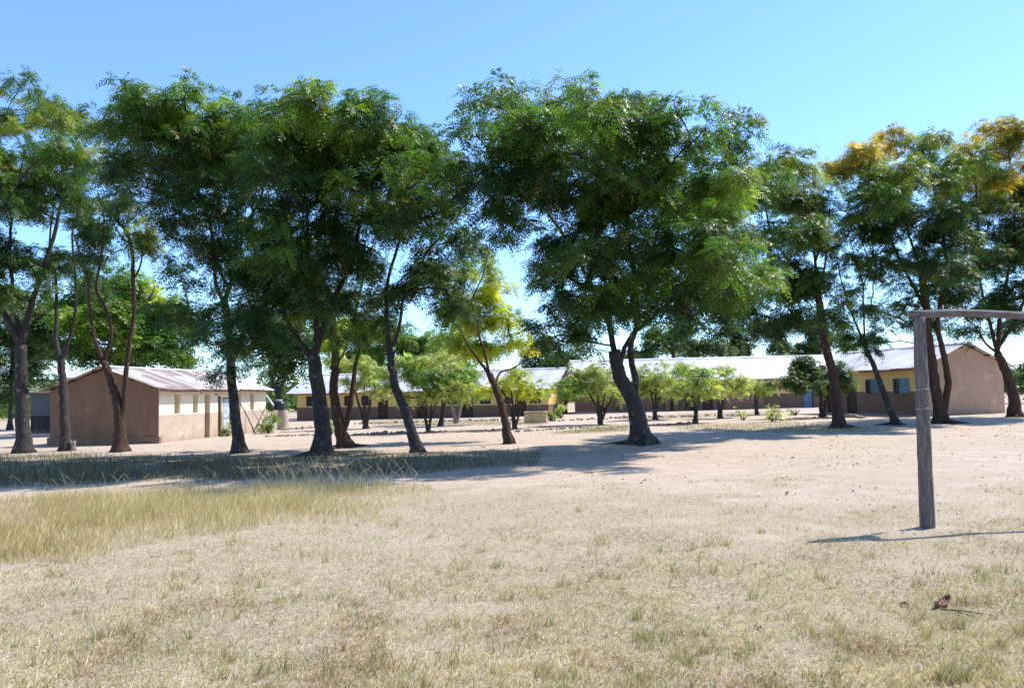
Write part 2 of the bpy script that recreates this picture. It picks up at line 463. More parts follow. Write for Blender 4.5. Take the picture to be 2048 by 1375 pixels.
# ------------------------------------------------------------------ buildings
def wall_panel(mb, L, H, T, ops, mi=0, z0=0.0, y0=0.0):
    """wall along local x with rectangular openings (xa, xb, za, zb); front face at y0"""
    X = sorted({0.0, L} | {o[0] for o in ops} | {o[1] for o in ops})
    Z = sorted({z0, H} | {max(z0, o[2]) for o in ops} | {o[3] for o in ops})
    op = lambda xm, zm: any(o[0] < xm < o[1] and o[2] < zm < o[3] for o in ops)
    nx_, nz_ = len(X) - 1, len(Z) - 1
    S = [[not op((X[i] + X[i + 1]) / 2, (Z[j] + Z[j + 1]) / 2) for j in range(nz_)] for i in range(nx_)]
    y1 = y0 + T
    for i in range(nx_):
        for j in range(nz_):
            if not S[i][j]: continue
            a, b, c, d = X[i], X[i + 1], Z[j], Z[j + 1]
            mb.poly([(a, y0, c), (b, y0, c), (b, y0, d), (a, y0, d)], mi)
            mb.poly([(a, y1, c), (a, y1, d), (b, y1, d), (b, y1, c)], mi)
            if i == 0 or not S[i - 1][j]: mb.poly([(a, y0, c), (a, y0, d), (a, y1, d), (a, y1, c)], mi)
            if i == nx_ - 1 or not S[i + 1][j]: mb.poly([(b, y0, c), (b, y1, c), (b, y1, d), (b, y0, d)], mi)
            if j == 0 or not S[i][j - 1]: mb.poly([(a, y0, c), (a, y1, c), (b, y1, c), (b, y0, c)], mi)
            if j == nz_ - 1 or not S[i][j + 1]: mb.poly([(a, y0, d), (b, y0, d), (b, y1, d), (a, y1, d)], mi)

def slope_sheet(mb, x0, x1, ye, ze, yr, zr, period, amp, mi=lambda x: 0, sag=0.0, seed=1):
    """corrugated sheet from eave line (ye,ze) up to ridge line (yr,zr)"""
    n = max(2, int((x1 - x0) / (period / 6))); rg = np.random.default_rng(seed)
    ks = 7; X = np.linspace(x0, x1, n + 1); base = len(mb.v); wob = rg.normal(0, 0.012, (int((x1 - x0) / 0.8) + 2, ks + 1))
    for i, x in enumerate(X):
        for k in range(ks + 1):
            u = k / ks
            dz = amp * math.cos(2 * math.pi * x / period) + wob[int((x - x0) / 0.8)][k] * (k < ks) - sag * math.sin(math.pi * u)
            mb.v.append((x, ye + (yr - ye) * u, ze + (zr - ze) * u + dz))
    for i in range(n):
        for k in range(ks):
            q = base + i * (ks + 1) + k
            mb.f.append((q, q + ks + 1, q + ks + 2, q + 1)); mb.m.append(mi((X[i] + X[i + 1]) / 2))

def block(name, label, group, loc, rz, L, W, H, rise, ops, mats, roofs, oh=0.5, gh=0.35, plinth=0.0, fascia=True, roof_mi=lambda x: 0, T=0.24, amp=0.018):
    """long single-storey school block; front facade at local y=0 facing -y, gables at x=0 and x=L.
       ops: list of dicts kind/x/w/z0/z1/mat"""
    root = empty(name, loc, rz)
    tag(root, label, 'building', group)
    b = MB()
    wall_panel(b, L, H, T, [(o['x'], o['x'] + o['w'], o['z0'], o['z1']) for o in ops], 0)
    b.box(0, L, W - T, W, 0, H, 0)
    for x0, x1 in ((0.0, T), (L - T, L)):
        pts = [(T, 0.0), (W - T, 0.0), (W - T, H), (W / 2, H + rise - 0.09), (T, H)]
        b.poly([(x0, y, z) for y, z in pts][::-1], 1); b.poly([(x1, y, z) for y, z in pts], 1)
    xo = 0.003                                    # plaster skin of the gable covers the wall ends
    for x0, sg in ((-xo, -1), (L + xo, 1)):
        pts = [(-0.001, 0.0), (W + 0.001, 0.0), (W + 0.001, H), (W / 2, H + rise - 0.06), (-0.001, H)]
        p = [(x0, y, z) for y, z in pts]
        b.poly(p[::-1] if sg < 0 else p, 1)
    b.build('wall', [mats[0], mats[1]], root)
    f = MB(); f.box(0.02, L - 0.02, T, W - T, -0.4, 0.02); f.box(0.0, L, 0.0, W, -0.8, -0.002)
    f.build('floor', M['cement'], root)
    if plinth:
        p = MB(); p.box(-0.09, 0.10, -0.09, W + 0.09, -0.8, plinth); p.box(0.10, L + 0.05, -0.06, W + 0.06, -0.8, -0.03); p.build('plinth', mats[1], root, bevel=0.03)
    r = MB()
    s = rise / (W / 2)
    slope_sheet(r, -gh, L + gh, -oh, H - oh * s + 0.06, W / 2, H + rise + 0.06, 0.19, amp, roof_mi, 0.02, 3)
    nfr = len(r.f)
    slope_sheet(r, -gh, L + gh, W + oh, H - oh * s + 0.06, W / 2, H + rise + 0.06, 0.19, amp, roof_mi, 0.02, 4)
    ro = r.build('roof', roofs, root, smooth=True)
    c = MB()
    c.poly([(-gh - .02, W / 2 - .2, H + rise + .06 - .2 * s + .035), (L + gh + .02, W / 2 - .2, H + rise + .06 - .2 * s + .035), (L + gh + .02, W / 2, H + rise + .115), (-gh - .02, W / 2, H + rise + .115)])
    c.poly([(-gh - .02, W / 2, H + rise + .115), (L + gh + .02, W / 2, H + rise + .115), (L + gh + .02, W / 2 + .2, H + rise + .06 - .2 * s + .035), (-gh - .02, W / 2 + .2, H + rise + .06 - .2 * s + .035)])
    c.build('ridge_cap', roofs[-1], ro)
    if fascia:
        k = MB()
        ze = H - oh * s
        k.box(-gh + 0.02, L + gh - 0.02, -oh + 0.06, -oh + 0.10, ze - 0.06, ze + 0.035)
        k.build('fascia', M['fascia'], ro)
    za = H - (oh - 0.12) * s
    rf = MB(); x = 0.0
    rf.poly([(x, -oh + .12, za - .08), (x + .05, -oh + .12, za - .08), (x + .05, -.005, H - .08), (x, -.005, H - .08)])
    rf.poly([(x, -oh + .12, za + .02), (x, -.005, H + .02), (x + .05, -.005, H + .02), (x + .05, -oh + .12, za + .02)])
    rf.poly([(x, -oh + .12, za - .08), (x, -.005, H - .08), (x, -.005, H + .02), (x, -oh + .12, za + .02)])
    rf.poly([(x + .05, -oh + .12, za - .08), (x + .05, -oh + .12, za + .02), (x + .05, -.005, H + .02), (x + .05, -.005, H - .08)])
    rf.poly([(x, -oh + .12, za - .08), (x, -oh + .12, za + .02), (x + .05, -oh + .12, za + .02), (x + .05, -oh + .12, za - .08)])
    r0 = rf.build('rafter', M['wood_dark'], ro); r0.location.x = 0.1
    for i in range(1, int((L - .3) / 1.2) + 1):
        r1 = r0.copy(); COL.objects.link(r1); r1.location.x = 0.1 + 1.2 * i
    pf = MB(); pf.box(0, gh - .04, -.03, .03, -.03, .05); p0_ = None               # purlin ends under the gable overhang
    for gx in (-gh + .03, L + .01):
        for u in (0.08, 0.45, 0.85):
            for sgn in (0, 1):
                y = u * W / 2; z = H + y * s - .05
                if p0_ is None: pu = p0_ = pf.build('purlin', M['wood_dark'], ro)
                else: pu = p0_.copy(); COL.objects.link(pu)
                pu.location = (gx, y if sgn == 0 else W - y, z)
    for o in ops:
        x, w_, z0, z1 = o['x'], o['w'], o['z0'], o['z1']
        mt = M[o.get('mat', 'wood_dark')]
        if o['kind'] == 'window':
            dp = o.get('deep', 0.10)
            fr = MB(); t_ = 0.05
            fr.box(x + .004, x + t_, dp, dp + .05, z0 + .004, z1 - .004); fr.box(x + w_ - t_, x + w_ - .004, dp, dp + .05, z0 + .004, z1 - .004)
            fr.box(x + t_, x + w_ - t_, dp, dp + .05, z1 - t_, z1 - .004); fr.box(x + t_, x + w_ - t_, dp, dp + .05, z0 + .004, z0 + t_)
            nm = max(1, int(w_ / 0.45))
            for i in range(1, nm): fr.box(x + w_ * i / nm - .018, x + w_ * i / nm + .018, dp + .004, dp + .045, z0 + t_, z1 - t_)
            fr.box(x + t_, x + w_ - t_, dp + .008, dp + .04, (z0 + z1) / 2 - .016, (z0 + z1) / 2 + .016)
            win = fr.build('window', mt, root)
            pn = MB(); pn.box(x + t_ * .6, x + w_ - t_ * .6, dp + .018, dp + .028, z0 + t_ * .6, z1 - t_ * .6)
            pn.build('pane', M['shade_in'], win)
            if o.get('shutter'):
                for xa, ang in ((x + .01, R(-o['shutter'])), (x + w_ - .01, R(180 + o['shutter']))):
                    sh = MB(); ww = w_ / 2 - .01
                    ca, sa = math.cos(ang), math.sin(ang)
                    for (ua, ub, za, zb, th) in ((0, ww, z0 + .01, z1 - .01, .02), (.03, ww - .03, z0 + .06, (z0 + z1) / 2 - .04, .032), (.03, ww - .03, (z0 + z1) / 2 + .04, z1 - .06, .032)):
                        cs = []
                        for zz in (za, zb):
                            for v in (-th / 2, th / 2):
                                for u in (ua, ub): cs.append((xa + u * ca - v * sa, -.012 + u * sa + v * ca, zz))
                        n = len(sh.v); sh.v += cs
                        for q in ((0, 2, 3, 1), (4, 5, 7, 6), (0, 1, 5, 4), (2, 6, 7, 3), (0, 4, 6, 2), (1, 3, 7, 5)): sh.f.append(tuple(n + i for i in q)); sh.m.append(0)
                    sh.build('shutter', mt, win)
        elif o['kind'] == 'door':
            dp = o.get('deep', 0.09)
            d = MB(); t_ = 0.06
            d.box(x + t_, x + w_ - t_, dp + .01, dp + .05, z0 + .01, z1 - t_)
            for i in range(1, 4): d.box(x + t_ + (w_ - 2 * t_) * i / 4 - .006, x + t_ + (w_ - 2 * t_) * i / 4 + .006, dp + .004, dp + .012, z0 + .02, z1 - t_ - .02)
            for zz in (z0 + .25, (z0 + z1) / 2, z1 - .35): d.box(x + t_ + .02, x + w_ - t_ - .02, dp - .012, dp + .008, zz - .05, zz + .05)
            do = d.build('door', mt, root)
            fr = MB()
            fr.box(x + .004, x + t_, dp - .02, dp + .06, z0 + .004, z1 - .004); fr.box(x + w_ - t_, x + w_ - .004, dp - .02, dp + .06, z0 + .004, z1 - .004)
            fr.box(x + t_, x + w_ - t_, dp - .02, dp + .06, z1 - t_, z1 - .004)
            fr.build('frame', M['wood_dark'] if o.get('mat') != 'pale_door' else M['pale_door'], do)
            hd = MB(); hd.tube([(x + w_ - t_ - .1, dp - .05, z0 + 1.0), (x + w_ - t_ - .1, dp - .05, z0 + 1.12)], .012, 6)
            hd.box(x + w_ - t_ - .108, x + w_ - t_ - .092, dp - .05, dp + .012, z0 + 1.0, z0 + 1.015)
            hd.build('handle', M['twig'], do)
    return root

def rot_of(d): return math.atan2(d[1], d[0])
DOOR = lambda x, w=0.95, mat='wood_dark', z1=2.05, deep=.09: dict(kind='door', x=x, w=w, z0=0.0, z1=z1, mat=mat, deep=deep)
WIN = lambda x, w=1.0, z0=1.15, z1=2.05, mat='wood_dark', **k: dict(kind='window', x=x, w=w, z0=z0, z1=z1, mat=mat, **k)

# A: the near block on the left
def zc(x, y): return float(ground(x, y))
A0 = at(318, 800, 36.0); dA = np.array([0.139, 0.990])
A_z = zc(A0[0], A0[1]) + 0.02
def fx(px, P0, P1):       # distance along the facade P0-P1 at which column px is seen
    a, b = 0.0, 1.0
    for _ in range(50):
        mth = (a + b) / 2; q, _y = project(P0 + (P1 - P0) * mth)
        if q < px: a = mth
        else: b = mth
    return a * float(np.hypot(*(P1 - P0)[:2]))
LA = 10.9
A1 = A0 + np.array([dA[0], dA[1], 0]) * LA
opsA = []
for p0_, p1_, kd, z0_, z1_, mt_, dp_ in ((349, 360, 'window', 1.30, 2.2, 'wood_dark', .34), (386, 396, 'window', 1.30, 2.2, 'wood_dark', .34), (409.5, 420, 'door', 0, 2.2, 'wood_brown', .33),
    (436, 443.5, 'door', 0, 2.1, 'wood_brown', .12), (445.5, 461, 'door', 0, 2.02, 'sheet_door', .02), (474, 482, 'window', 1.3, 2.2, 'wood_brown', .3), (500.5, 508, 'window', 1.3, 2.2, 'wood_brown', .3)):
    xa_, xb_ = fx(p0_, A0, A1), fx(p1_, A0, A1)
    opsA.append(dict(kind=kd, x=xa_, w=xb_ - xa_, z0=z0_, z1=z1_, mat=mt_, deep=dp_))
blA = block('school_block', 'low brown school block with shaded gable end, cream side wall and striped weathered tin roof', 'single storey school blocks round the yard',
      (A0[0], A0[1], A_z), rot_of(dA), LA, 5.5, 2.52, 0.98, opsA, (M['plaster_left'], M['plaster_gable']), [M['roof_left'], M['roof_new']],
      oh=0.40, gh=0.35, plinth=0.3, fascia=True, roof_mi=lambda x: 1 if x > 7.6 else 0, T=0.4)

# B: block hidden behind it on the far left
B0 = at(62, 800, 54.0)
block('school_block', 'grey walled block darkened with painted tree shade, with dark foot band, half hidden behind the trunks at left edge', 'single storey school blocks round the yard',
      (B0[0], B0[1], zc(B0[0], B0[1]) + .05), R(4), 9.0, 5.5, 2.75, 0.25, [WIN(3.0), DOOR(5.5)],
      (banded('plaster_shade_grey', (0.13, 0.125, 0.125), (0.045, 0.042, 0.042), 1.2), M['plaster_gable']), [roof_mat('roof_old_sheet', (0.16, 0.13, 0.12), (0.24, 0.21, 0.2), (0.12, 0.08, 0.06), 0.8)], plinth=0, oh=0.15)  # wall greys set dark: tree shade put into the plaster colour

# C: long block across the back, centre
C0 = at(594, 830, 70.0); C1 = at(1097, 830, 62.5)
dC = (C1 - C0)[:2]; LC = float(np.hypot(*dC)); C_z = zc(*((C0 + C1)[:2] / 2)) - 0.22
opsC = []
for px in (612, 688, 722, 800, 895, 960, 1005, 1060): opsC.append(WIN(fx(px, C0, C1), 0.95, 1.35, 2.25))
for px in (756, 834, 925, 1030): opsC.append(DOOR(fx(px, C0, C1), 0.98))
opsC.sort(key=lambda o: o['x'])
block('school_block', 'long cream and brown block under white tin roof at the back, left of the gap', 'single storey school blocks round the yard',
      (C0[0], C0[1], C_z), rot_of(dC), LC, 6.0, 2.72, 1.45, opsC, (M['plaster_back'], M['plaster_back']), [M['roof_back']], oh=0.6, gh=0.8, amp=0.006)

# D: long block across the back, right
D0 = at(1150, 820, 65.0); D1 = at(1668, 820, 63.0)
dD = (D1 - D0)[:2]; LD = float(np.hypot(*dD)); D_z = zc(*((D0 + D1)[:2] / 2)) + 0.0
opsD = []
for px in (1165, 1250, 1290, 1345, 1440, 1580): opsD.append(WIN(fx(px, D0, D1), 0.95, 1.35, 2.25, 'blue' if px > 1500 else 'wood_dark'))
for px, mt in ((1192, 'wood_dark'), (1370, 'wood_dark'), (1406, 'wood_dark'), (1607, 'blue'), (1645, 'pale_door')): opsD.append(DOOR(fx(px, D0, D1), 0.8, mt))
blD = block('school_block', 'long block with bare brick panel and pale tin roof behind the right small trees', 'single storey school blocks round the yard',
      (D0[0], D0[1], D_z), rot_of(dD), LD, 6.0, 2.72, 1.6, opsD, (M['plaster_back'], M['plaster_back']), [M['roof_back']], oh=0.6, gh=0.5, amp=0.006)
xa, xb = fx(1450, D0, D1), fx(1528, D0, D1)
bp = MB(); bp.box(xa, xb, -.05, -.004, 0, 1.3); bp.build('brick_panel', M['brick'], blD)
for px in (1346, 1238, 1330):
    pl = MB(); x = fx(px, D0, D1); pl.box(x, x + .38, -.5, -.12, 0, 2.45); pl.build('pillar', M['plaster_back'], blD, bevel=.02)

# E: block on the right with pink gable
E1 = at(1857, 800, 40.0); dE = np.array([0.235, -0.972]); LE = 9.0
E0 = E1[:2] - dE * LE
E_z = zc(E1[0], E1[1]) - 0.0
opsE = [DOOR(2.55, .95, 'wood_dark'), WIN(4.55, 0.95, 1.15, 1.95, 'blue', shutter=60), WIN(6.75, 0.95, 1.15, 1.95, 'blue', shutter=60), DOOR(.7, .9)]
opsE.sort(key=lambda o: o['x'])
block('school_block', 'right hand block with pink plaster gable, blue shuttered windows and dull tin roof', 'single storey school blocks round the yard',
      (E0[0], E0[1], E_z), rot_of(dE), LE, 4.7, 2.62, 1.05, opsE, (M['plaster_back'], M['plaster_right']), [M['roof_right']], oh=0.5, gh=0.3)

# ------------------------------------------------------------------ trees
def catmull(P, per=6):
    P = np.asarray(P, float)
    if len(P) < 3:
        return np.array([P[0] + (P[-1] - P[0]) * u for u in np.linspace(0, 1, per + 1)])
    Q = np.vstack([2 * P[0] - P[1], P, 2 * P[-1] - P[-2]]); out = []
    for i in range(1, len(Q) - 2):
        p0, p1, p2, p3 = Q[i - 1:i + 3]
        for u in np.arange(per) / per:
            out.append(0.5 * ((2 * p1) + (-p0 + p2) * u + (2 * p0 - 5 * p1 + 4 * p2 - p3) * u * u + (-p0 + 3 * p1 - 3 * p2 + p3) * u ** 3))
    out.append(P[-1])
    return np.array(out)

def unit(v): return v / (np.linalg.norm(v, axis=-1, keepdims=True) + 1e-9)

def fronds(O, D, L, droop, rg, pairs=6, plen=0.26, pw=0.085, wind=(-0.10, 0.0, 0.0)):
    """feathery compound leaves: every frond is a drooping midrib with paired pinnae (quads)"""
    n = len(O); k = pairs
    T_ = np.linspace(0.22, 1.0, k)
    dn = np.array([0, 0, -1.0]); wd = np.array(wind)
    Lc = L[:, None]
    pts = []; tans = []
    for t in T_:
        pts.append(O + D * Lc * t + (dn * droop[:, None] + wd) * Lc * t * t)
        tans.append(unit(D + 2 * t * (dn * droop[:, None] + wd)))
    side0 = unit(np.cross(D, np.array([0, 0, 1.0])) + rg.normal(0, 0.35, (n, 3)))
    V = np.empty((n, k, 2, 4, 3), np.float32)
    for i, t in enumerate(T_):
        Tn = tans[i]; S = unit(side0 - Tn * np.sum(side0 * Tn, -1, keepdims=True)); Nn = np.cross(S, Tn)
        pl = plen * L * (0.55 + 0.9 * math.sin(math.pi * min(1, 0.12 + 0.78 * t)) * 0.75)
        for s_i, sg in enumerate((1, -1)):
            pd = unit(sg * S * 0.85 + Tn * (0.5 + 0.9 * (i == k - 1)) + Nn * rg.normal(0, 0.22, (n, 1)) + dn * 0.22)
            pp = unit(np.cross(pd, Nn)); w_ = (pw * L)[:, None]
            b0 = pts[i]; tip = b0 + pd * pl[:, None]; mid = b0 + pd * pl[:, None] * 0.45
            V[:, i, s_i, 0] = b0; V[:, i, s_i, 1] = mid + pp * w_ * 0.5; V[:, i, s_i, 2] = tip; V[:, i, s_i, 3] = mid - pp * w_ * 0.5
    return V.reshape(-1, 3), n * k * 2

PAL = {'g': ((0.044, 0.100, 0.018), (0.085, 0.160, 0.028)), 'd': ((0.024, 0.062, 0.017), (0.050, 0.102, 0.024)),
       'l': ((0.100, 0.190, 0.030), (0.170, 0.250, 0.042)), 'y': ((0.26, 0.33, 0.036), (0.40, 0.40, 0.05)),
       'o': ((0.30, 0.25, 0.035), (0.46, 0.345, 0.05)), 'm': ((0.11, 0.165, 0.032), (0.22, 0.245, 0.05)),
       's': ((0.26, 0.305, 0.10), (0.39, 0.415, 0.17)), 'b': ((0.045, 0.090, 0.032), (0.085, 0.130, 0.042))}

def make_tree(name, label, group, base, limbs, blobs, dens=1.5, twigs=8, whorl=10, flen=(0.34, 0.58), bark='bark', leaf='leaf', clump=0.62,
              depth=None, pods=0, seed=0, droop=(0.35, 0.9), pairs=8, plen=0.29, pw=0.075, cat='tree', flare=0.55, ydepth=None, wind=(-0.10, 0, 0), roots=0, inset=0.35, lean=0.0, dfac=0.62):
    """limbs: [(dy_end, r0_px, r1_px, [(px,py)...])] the first one is the trunk; blobs: (px,py,rx,ry[,palette[,dy]])"""
    rg = np.random.default_rng(seed + 100)
    if ydepth is None:
        g0 = ground_at(*base)
    else:
        p = at(base[0], base[1], ydepth); g0 = np.array([p[0], p[1], float(ground(p[0], p[1]))])
    Y0 = g0[1]; sc = Y0 / FPX                                 # metres per photo pixel at the tree
    root = empty(name, tuple(g0)); tag(root, label, cat, group)
    if name == 'jacaranda_tree': limbs = [(a, b * (.66 if i == 0 else .58), c * (.72 if i == 0 else .4), p) for i, (a, b, c, p) in enumerate(limbs)]; dens = dens * 1.7; depth = (depth or 2.2) * 1.55
    if name == 'background_tree': limbs = [(a, b * .7, c * (.7 if i == 0 else .3), p) for i, (a, b, c, p) in enumerate(limbs)]
    node_p = []; node_par = []; node_fix = []                 # skeleton
    tubes = MB(); px_nodes = []
    for li, (dye, r0, r1, pts) in enumerate(limbs):
        if li == 0: dys = 0.0; start = -1
        else:
            q = np.array([[a, b] for a, b, *_ in px_nodes]); j = int(np.argmin(np.hypot(*(q - np.array(pts[0])).T))); dys = px_nodes[j][2]; start = px_nodes[j][3]
        n = len(pts)
        P = []
        for i, (x, y) in enumerate(pts):
            dy = dys + dye * (i / max(1, n - 1))
            p = at(x, y, Y0 + dy)
            if li == 0 and i == 0: p = g0 - np.array([0, 0, 0.06])
            P.append(p)
        C = catmull(P, 6); k = len(C)
        if li > 0: C[0] = node_p[start]
        u = np.linspace(0, 1, k); rad = (r0 + (r1 - r0) * u ** 0.8) * sc
        C[1:-1] += rg.normal(0, 0.012, (k - 2, 3)) * min(1.0, r0 * sc * 6)
        lob = None
        if li == 0:
            h = np.clip(C[:, 2] - g0[2], 0, None); fl = 1 + flare * np.exp(-h / 0.22) + 0.18 * np.exp(-h / 0.9); rad = rad * fl
            ph = rg.random() * 6; nl = rg.integers(4, 6)
            amp = 0.22 * np.exp(-h / 0.35) + 0.035
            lob = lambda i, th, amp=amp, ph=ph, nl=nl: 1 + amp[i] * math.cos(nl * th + ph) + 0.5 * amp[i] * math.cos((nl + 3) * th + 2 * ph)
        tubes.tube(C - g0, rad, 12 if r0 * sc > 0.08 else 8, 0, True, lob, 0.06, seed + li)
        prev = start
        for i in range(0 if li == 0 else 1, k):
            node_p.append(C[i]); node_par.append(prev); node_fix.append(rad[i]); prev = len(node_p) - 1
            a, b = project(C[i]); px_nodes.append((float(a), float(b), C[i][1] - Y0, prev))
    for _ in range(roots):                                     # surface roots running out from the foot
        th = rg.random() * 2 * math.pi; ln = rg.uniform(0.5, 1.5); rr = limbs[0][1] * sc
        pr = []
        for u in np.linspace(0, 1, 7):
            x = g0[0] + math.cos(th) * (rr * 0.8 + ln * u); y = g0[1] + math.sin(th) * (rr * 0.8 + ln * u); th += rg.normal(0, 0.12)
            pr.append(np.array([x, y, float(ground(x, y)) + 0.10 * (1 - u) ** 2 - 0.05 * u]) - g0)
        tubes.tube(pr, np.linspace(rr * 0.42, 0.012, 7), 7, 0, True, None, 0.1, seed)
    # clump centres inside the crown blobs
    cen = []; ck = []; ytop = min(b[1] - b[3] for b in blobs); drop = inset * 1.25
    for bl in blobs:
        x, y, rx, ry = bl[:4]; key = bl[4] if len(bl) > 4 else 'g'
        dy = bl[5] if len(bl) > 5 else None
        dpt = depth if depth else max(1.0, 1.1 * rx * sc)
        if dy is None: dy = rg.uniform(-0.55, 0.55) * dpt
        dy += lean * np.clip((base[1] - y) / 500.0, 0.3, 1.2)
        c = at(x, y, Y0 + dy); rxm = rx * sc * 0.88; rym = ry * sc * 0.88
        n = max(2, int(round(dens * (dfac if key == 'd' else 1.0) * math.pi * rxm * rym)))
        rxm, rym = rxm * 1.06, max(0.35 * rym, rym - inset)
        c = c - np.array([0, 0, drop if y < ytop + 110 else 0.1 * drop])
        v = unit(rg.normal(0, 1, (n, 3))) * (rg.random((n, 1)) ** 0.45)
        cen.append(c + v * np.array([rxm, max(0.7 * dpt, 0.8 * rxm), rym])); ck += [key if key != 'o' or rg.random() < .78 else 'm' for _ in range(n)]
    cen = np.vstack(cen); ck = np.array(ck)
    # join every clump to the skeleton, cheapest first
    nb = len(node_p)
    NP = list(node_p); NPAR = list(node_par); paths = []
    skip = max(2, int(0.25 * 6))
    A = np.array(NP)
    def cost(nodes):
        d = np.linalg.norm(cen[:, None, :] - nodes[None], axis=2)
        return d + 0.9 * np.clip(nodes[None, :, 2] - cen[:, None, 2] + 0.15, 0, None)
    usable = np.arange(len(NP))[np.array([p[2] - g0[2] > 0.22 * (cen[:, 2].mean() - g0[2]) for p in NP])]
    if len(usable) == 0: usable = np.arange(len(NP))
    Cst = cost(A[usable]); best = usable[np.argmin(Cst, 1)]; bc = Cst.min(1); left = np.ones(len(cen), bool)
    for _ in range(len(cen)):
        i = int(np.argmin(np.where(left, bc, 1e9))); left[i] = False
        p0 = NP[best[i]]; p1 = cen[i]; d = p1 - p0; L_ = np.linalg.norm(d)
        ctrl = p0 + d * 0.45 + np.array([0, 0, 0.10 * L_]) + rg.normal(0, 0.08, 3) * L_
        ns = max(3, int(L_ / 0.3)); ids = [best[i]]; new = []
        for u in np.linspace(0, 1, ns + 1)[1:]:
            q = (1 - u) ** 2 * p0 + 2 * u * (1 - u) * ctrl + u * u * p1 + rg.normal(0, 0.02, 3) * (u < 1)
            NP.append(q); NPAR.append(ids[-1]); ids.append(len(NP) - 1); new.append(q)
        paths.append(ids)
        Cn = cost(np.array(new)); jj = np.argmin(Cn, 1); mn = Cn.min(1)
        imp = left & (mn < bc); bc[imp] = mn[imp]; best[imp] = np.array(ids[1:])[jj[imp]]
    cnt = np.zeros(len(NP))
    for ids in paths: cnt[ids[-1]] += 1
    for j in range(len(NP) - 1, nb - 1, -1):
        if NPAR[j] >= 0: cnt[NPAR[j]] += cnt[j]
    NPa = np.array(NP)
    for ids in paths:
        rr = 0.013 * np.maximum(cnt[ids], 1) ** 0.5 + 0.004
        rr[0] = rr[1]
        if ids[0] < nb: rr = np.minimum(rr, node_fix[ids[0]] * 0.85)
        tubes.tube(NPa[ids] - g0, rr, 5, 0, False, None, 0.0, 0)
    # twigs and whorls of fronds
    nC = len(cen)
    ntw = nC * twigs
    off = unit(rg.normal(0, 1, (ntw, 3))) * (rg.random((ntw, 1)) ** 0.4) * clump * np.array([1, 1, 0.75])
    cc = np.repeat(cen, twigs, 0); kk = np.repeat(ck, twigs)
    tip = cc + off + np.array([0, 0, 0.12])
    for i in range(ntw):
        midp = cc[i] + off[i] * 0.5 + np.array([0, 0, 0.0])
        tubes.tube(np.array([cc[i], midp, tip[i]]) - g0, [0.011, 0.008, 0.004], 3, 0, False)
    nf = ntw * whorl
    O = np.repeat(tip, whorl, 0) + rg.normal(0, 0.06, (nf, 3))
    th = rg.random(nf) * 2 * math.pi; el = rg.uniform(-0.25, 0.75, nf)
    od = np.repeat(unit(off * np.array([1, 1, .5])), whorl, 0)
    sweep = np.repeat(unit(rg.normal(0, 1, (nC, 3)) + np.array([-0.7, -0.1, 0.1])), twigs * whorl, 0)       # each bough blown its own way
    D = unit(0.25 * sweep + np.stack([np.cos(th) * np.cos(el), np.sin(th) * np.cos(el), np.sin(el)], -1) + 0.45 * od)
    L_ = rg.uniform(*flen, nf); dr = rg.uniform(*droop, nf)
    V, nq = fronds(O, D, L_, dr, rg, pairs, plen, pw, wind)
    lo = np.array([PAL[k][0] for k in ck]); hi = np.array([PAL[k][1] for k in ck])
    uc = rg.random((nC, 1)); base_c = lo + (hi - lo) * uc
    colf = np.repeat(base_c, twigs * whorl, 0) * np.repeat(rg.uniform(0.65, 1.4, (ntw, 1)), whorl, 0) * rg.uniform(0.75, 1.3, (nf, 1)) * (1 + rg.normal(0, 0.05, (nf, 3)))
    yng = rg.random(ntw) < 0.10                             # lighter young growth
    yng = np.repeat(yng, whorl); colf[yng] = colf[yng] * np.array([1.5, 1.35, 1.15])
    old = rg.random(nf) < 0.03
    colf[old] = np.array([0.24, 0.20, 0.05]) * rg.uniform(0.7, 1.2, (old.sum(), 1))
    fc = np.repeat(np.clip(colf, 0.004, 1), pairs * 2, 0)
    Q = np.arange(len(V)).reshape(-1, 4); fm = np.zeros(len(Q), np.int32)
    if pods:                                                   # round seed capsules on bare twigs over the top of the crown
        z_thr = np.quantile(tip[:, 2], 0.80); cand = np.where(tip[:, 2] > z_thr)[0]
        pv = []; pq = []; nb0 = len(V)
        for i in rg.choice(cand, min(pods, len(cand)), replace=False):
            t0 = tip[i]; t1 = t0 + np.array([rg.normal(0, .12), rg.normal(0, .12), rg.uniform(.1, .35)])
            tubes.tube(np.array([t0, (t0 + t1) / 2 + rg.normal(0, .03, 3), t1]) - g0, [0.013, 0.011, 0.009], 3, 0, False)
            for _ in range(rg.integers(1, 5)):
                c = t1 - np.array([0, 0, .05]) + rg.normal(0, .05, 3); r = rg.uniform(.025, .04); a = unit(rg.normal(0, 1, 3)); b = unit(np.cross(a, rg.normal(0, 1, 3))); e = np.cross(a, b) * .45
                six = [c + r * a, c + r * b, c - r * a, c - r * b, c + r * e, c - r * e]; s = nb0 + len(pv); pv += six
                for q in ((0, 1, 4, 4), (1, 2, 4, 4), (2, 3, 4, 4), (3, 0, 4, 4), (1, 0, 5, 5), (2, 1, 5, 5), (3, 2, 5, 5), (0, 3, 5, 5)): pq.append([s + q[0], s + q[1], s + q[2], s + q[3]])
        # degenerate quads are avoided by splitting each capsule into four-sided leaves
        if pv:
            pv = np.array(pv); good = []
            for c in range(0, len(pv), 6):
                s = nb0 + c
                good += [[s, s + 1, s + 2, s + 4], [s + 2, s + 3, s, s + 4], [s + 1, s, s + 3, s + 5], [s + 3, s + 2, s + 1, s + 5]]
            V = np.vstack([V, pv]); Q = np.vstack([Q, np.array(good)]); fm = np.concatenate([fm, np.ones(len(good), np.int32)])
            fc = np.vstack([fc, np.full((len(good), 3), 0.03)])
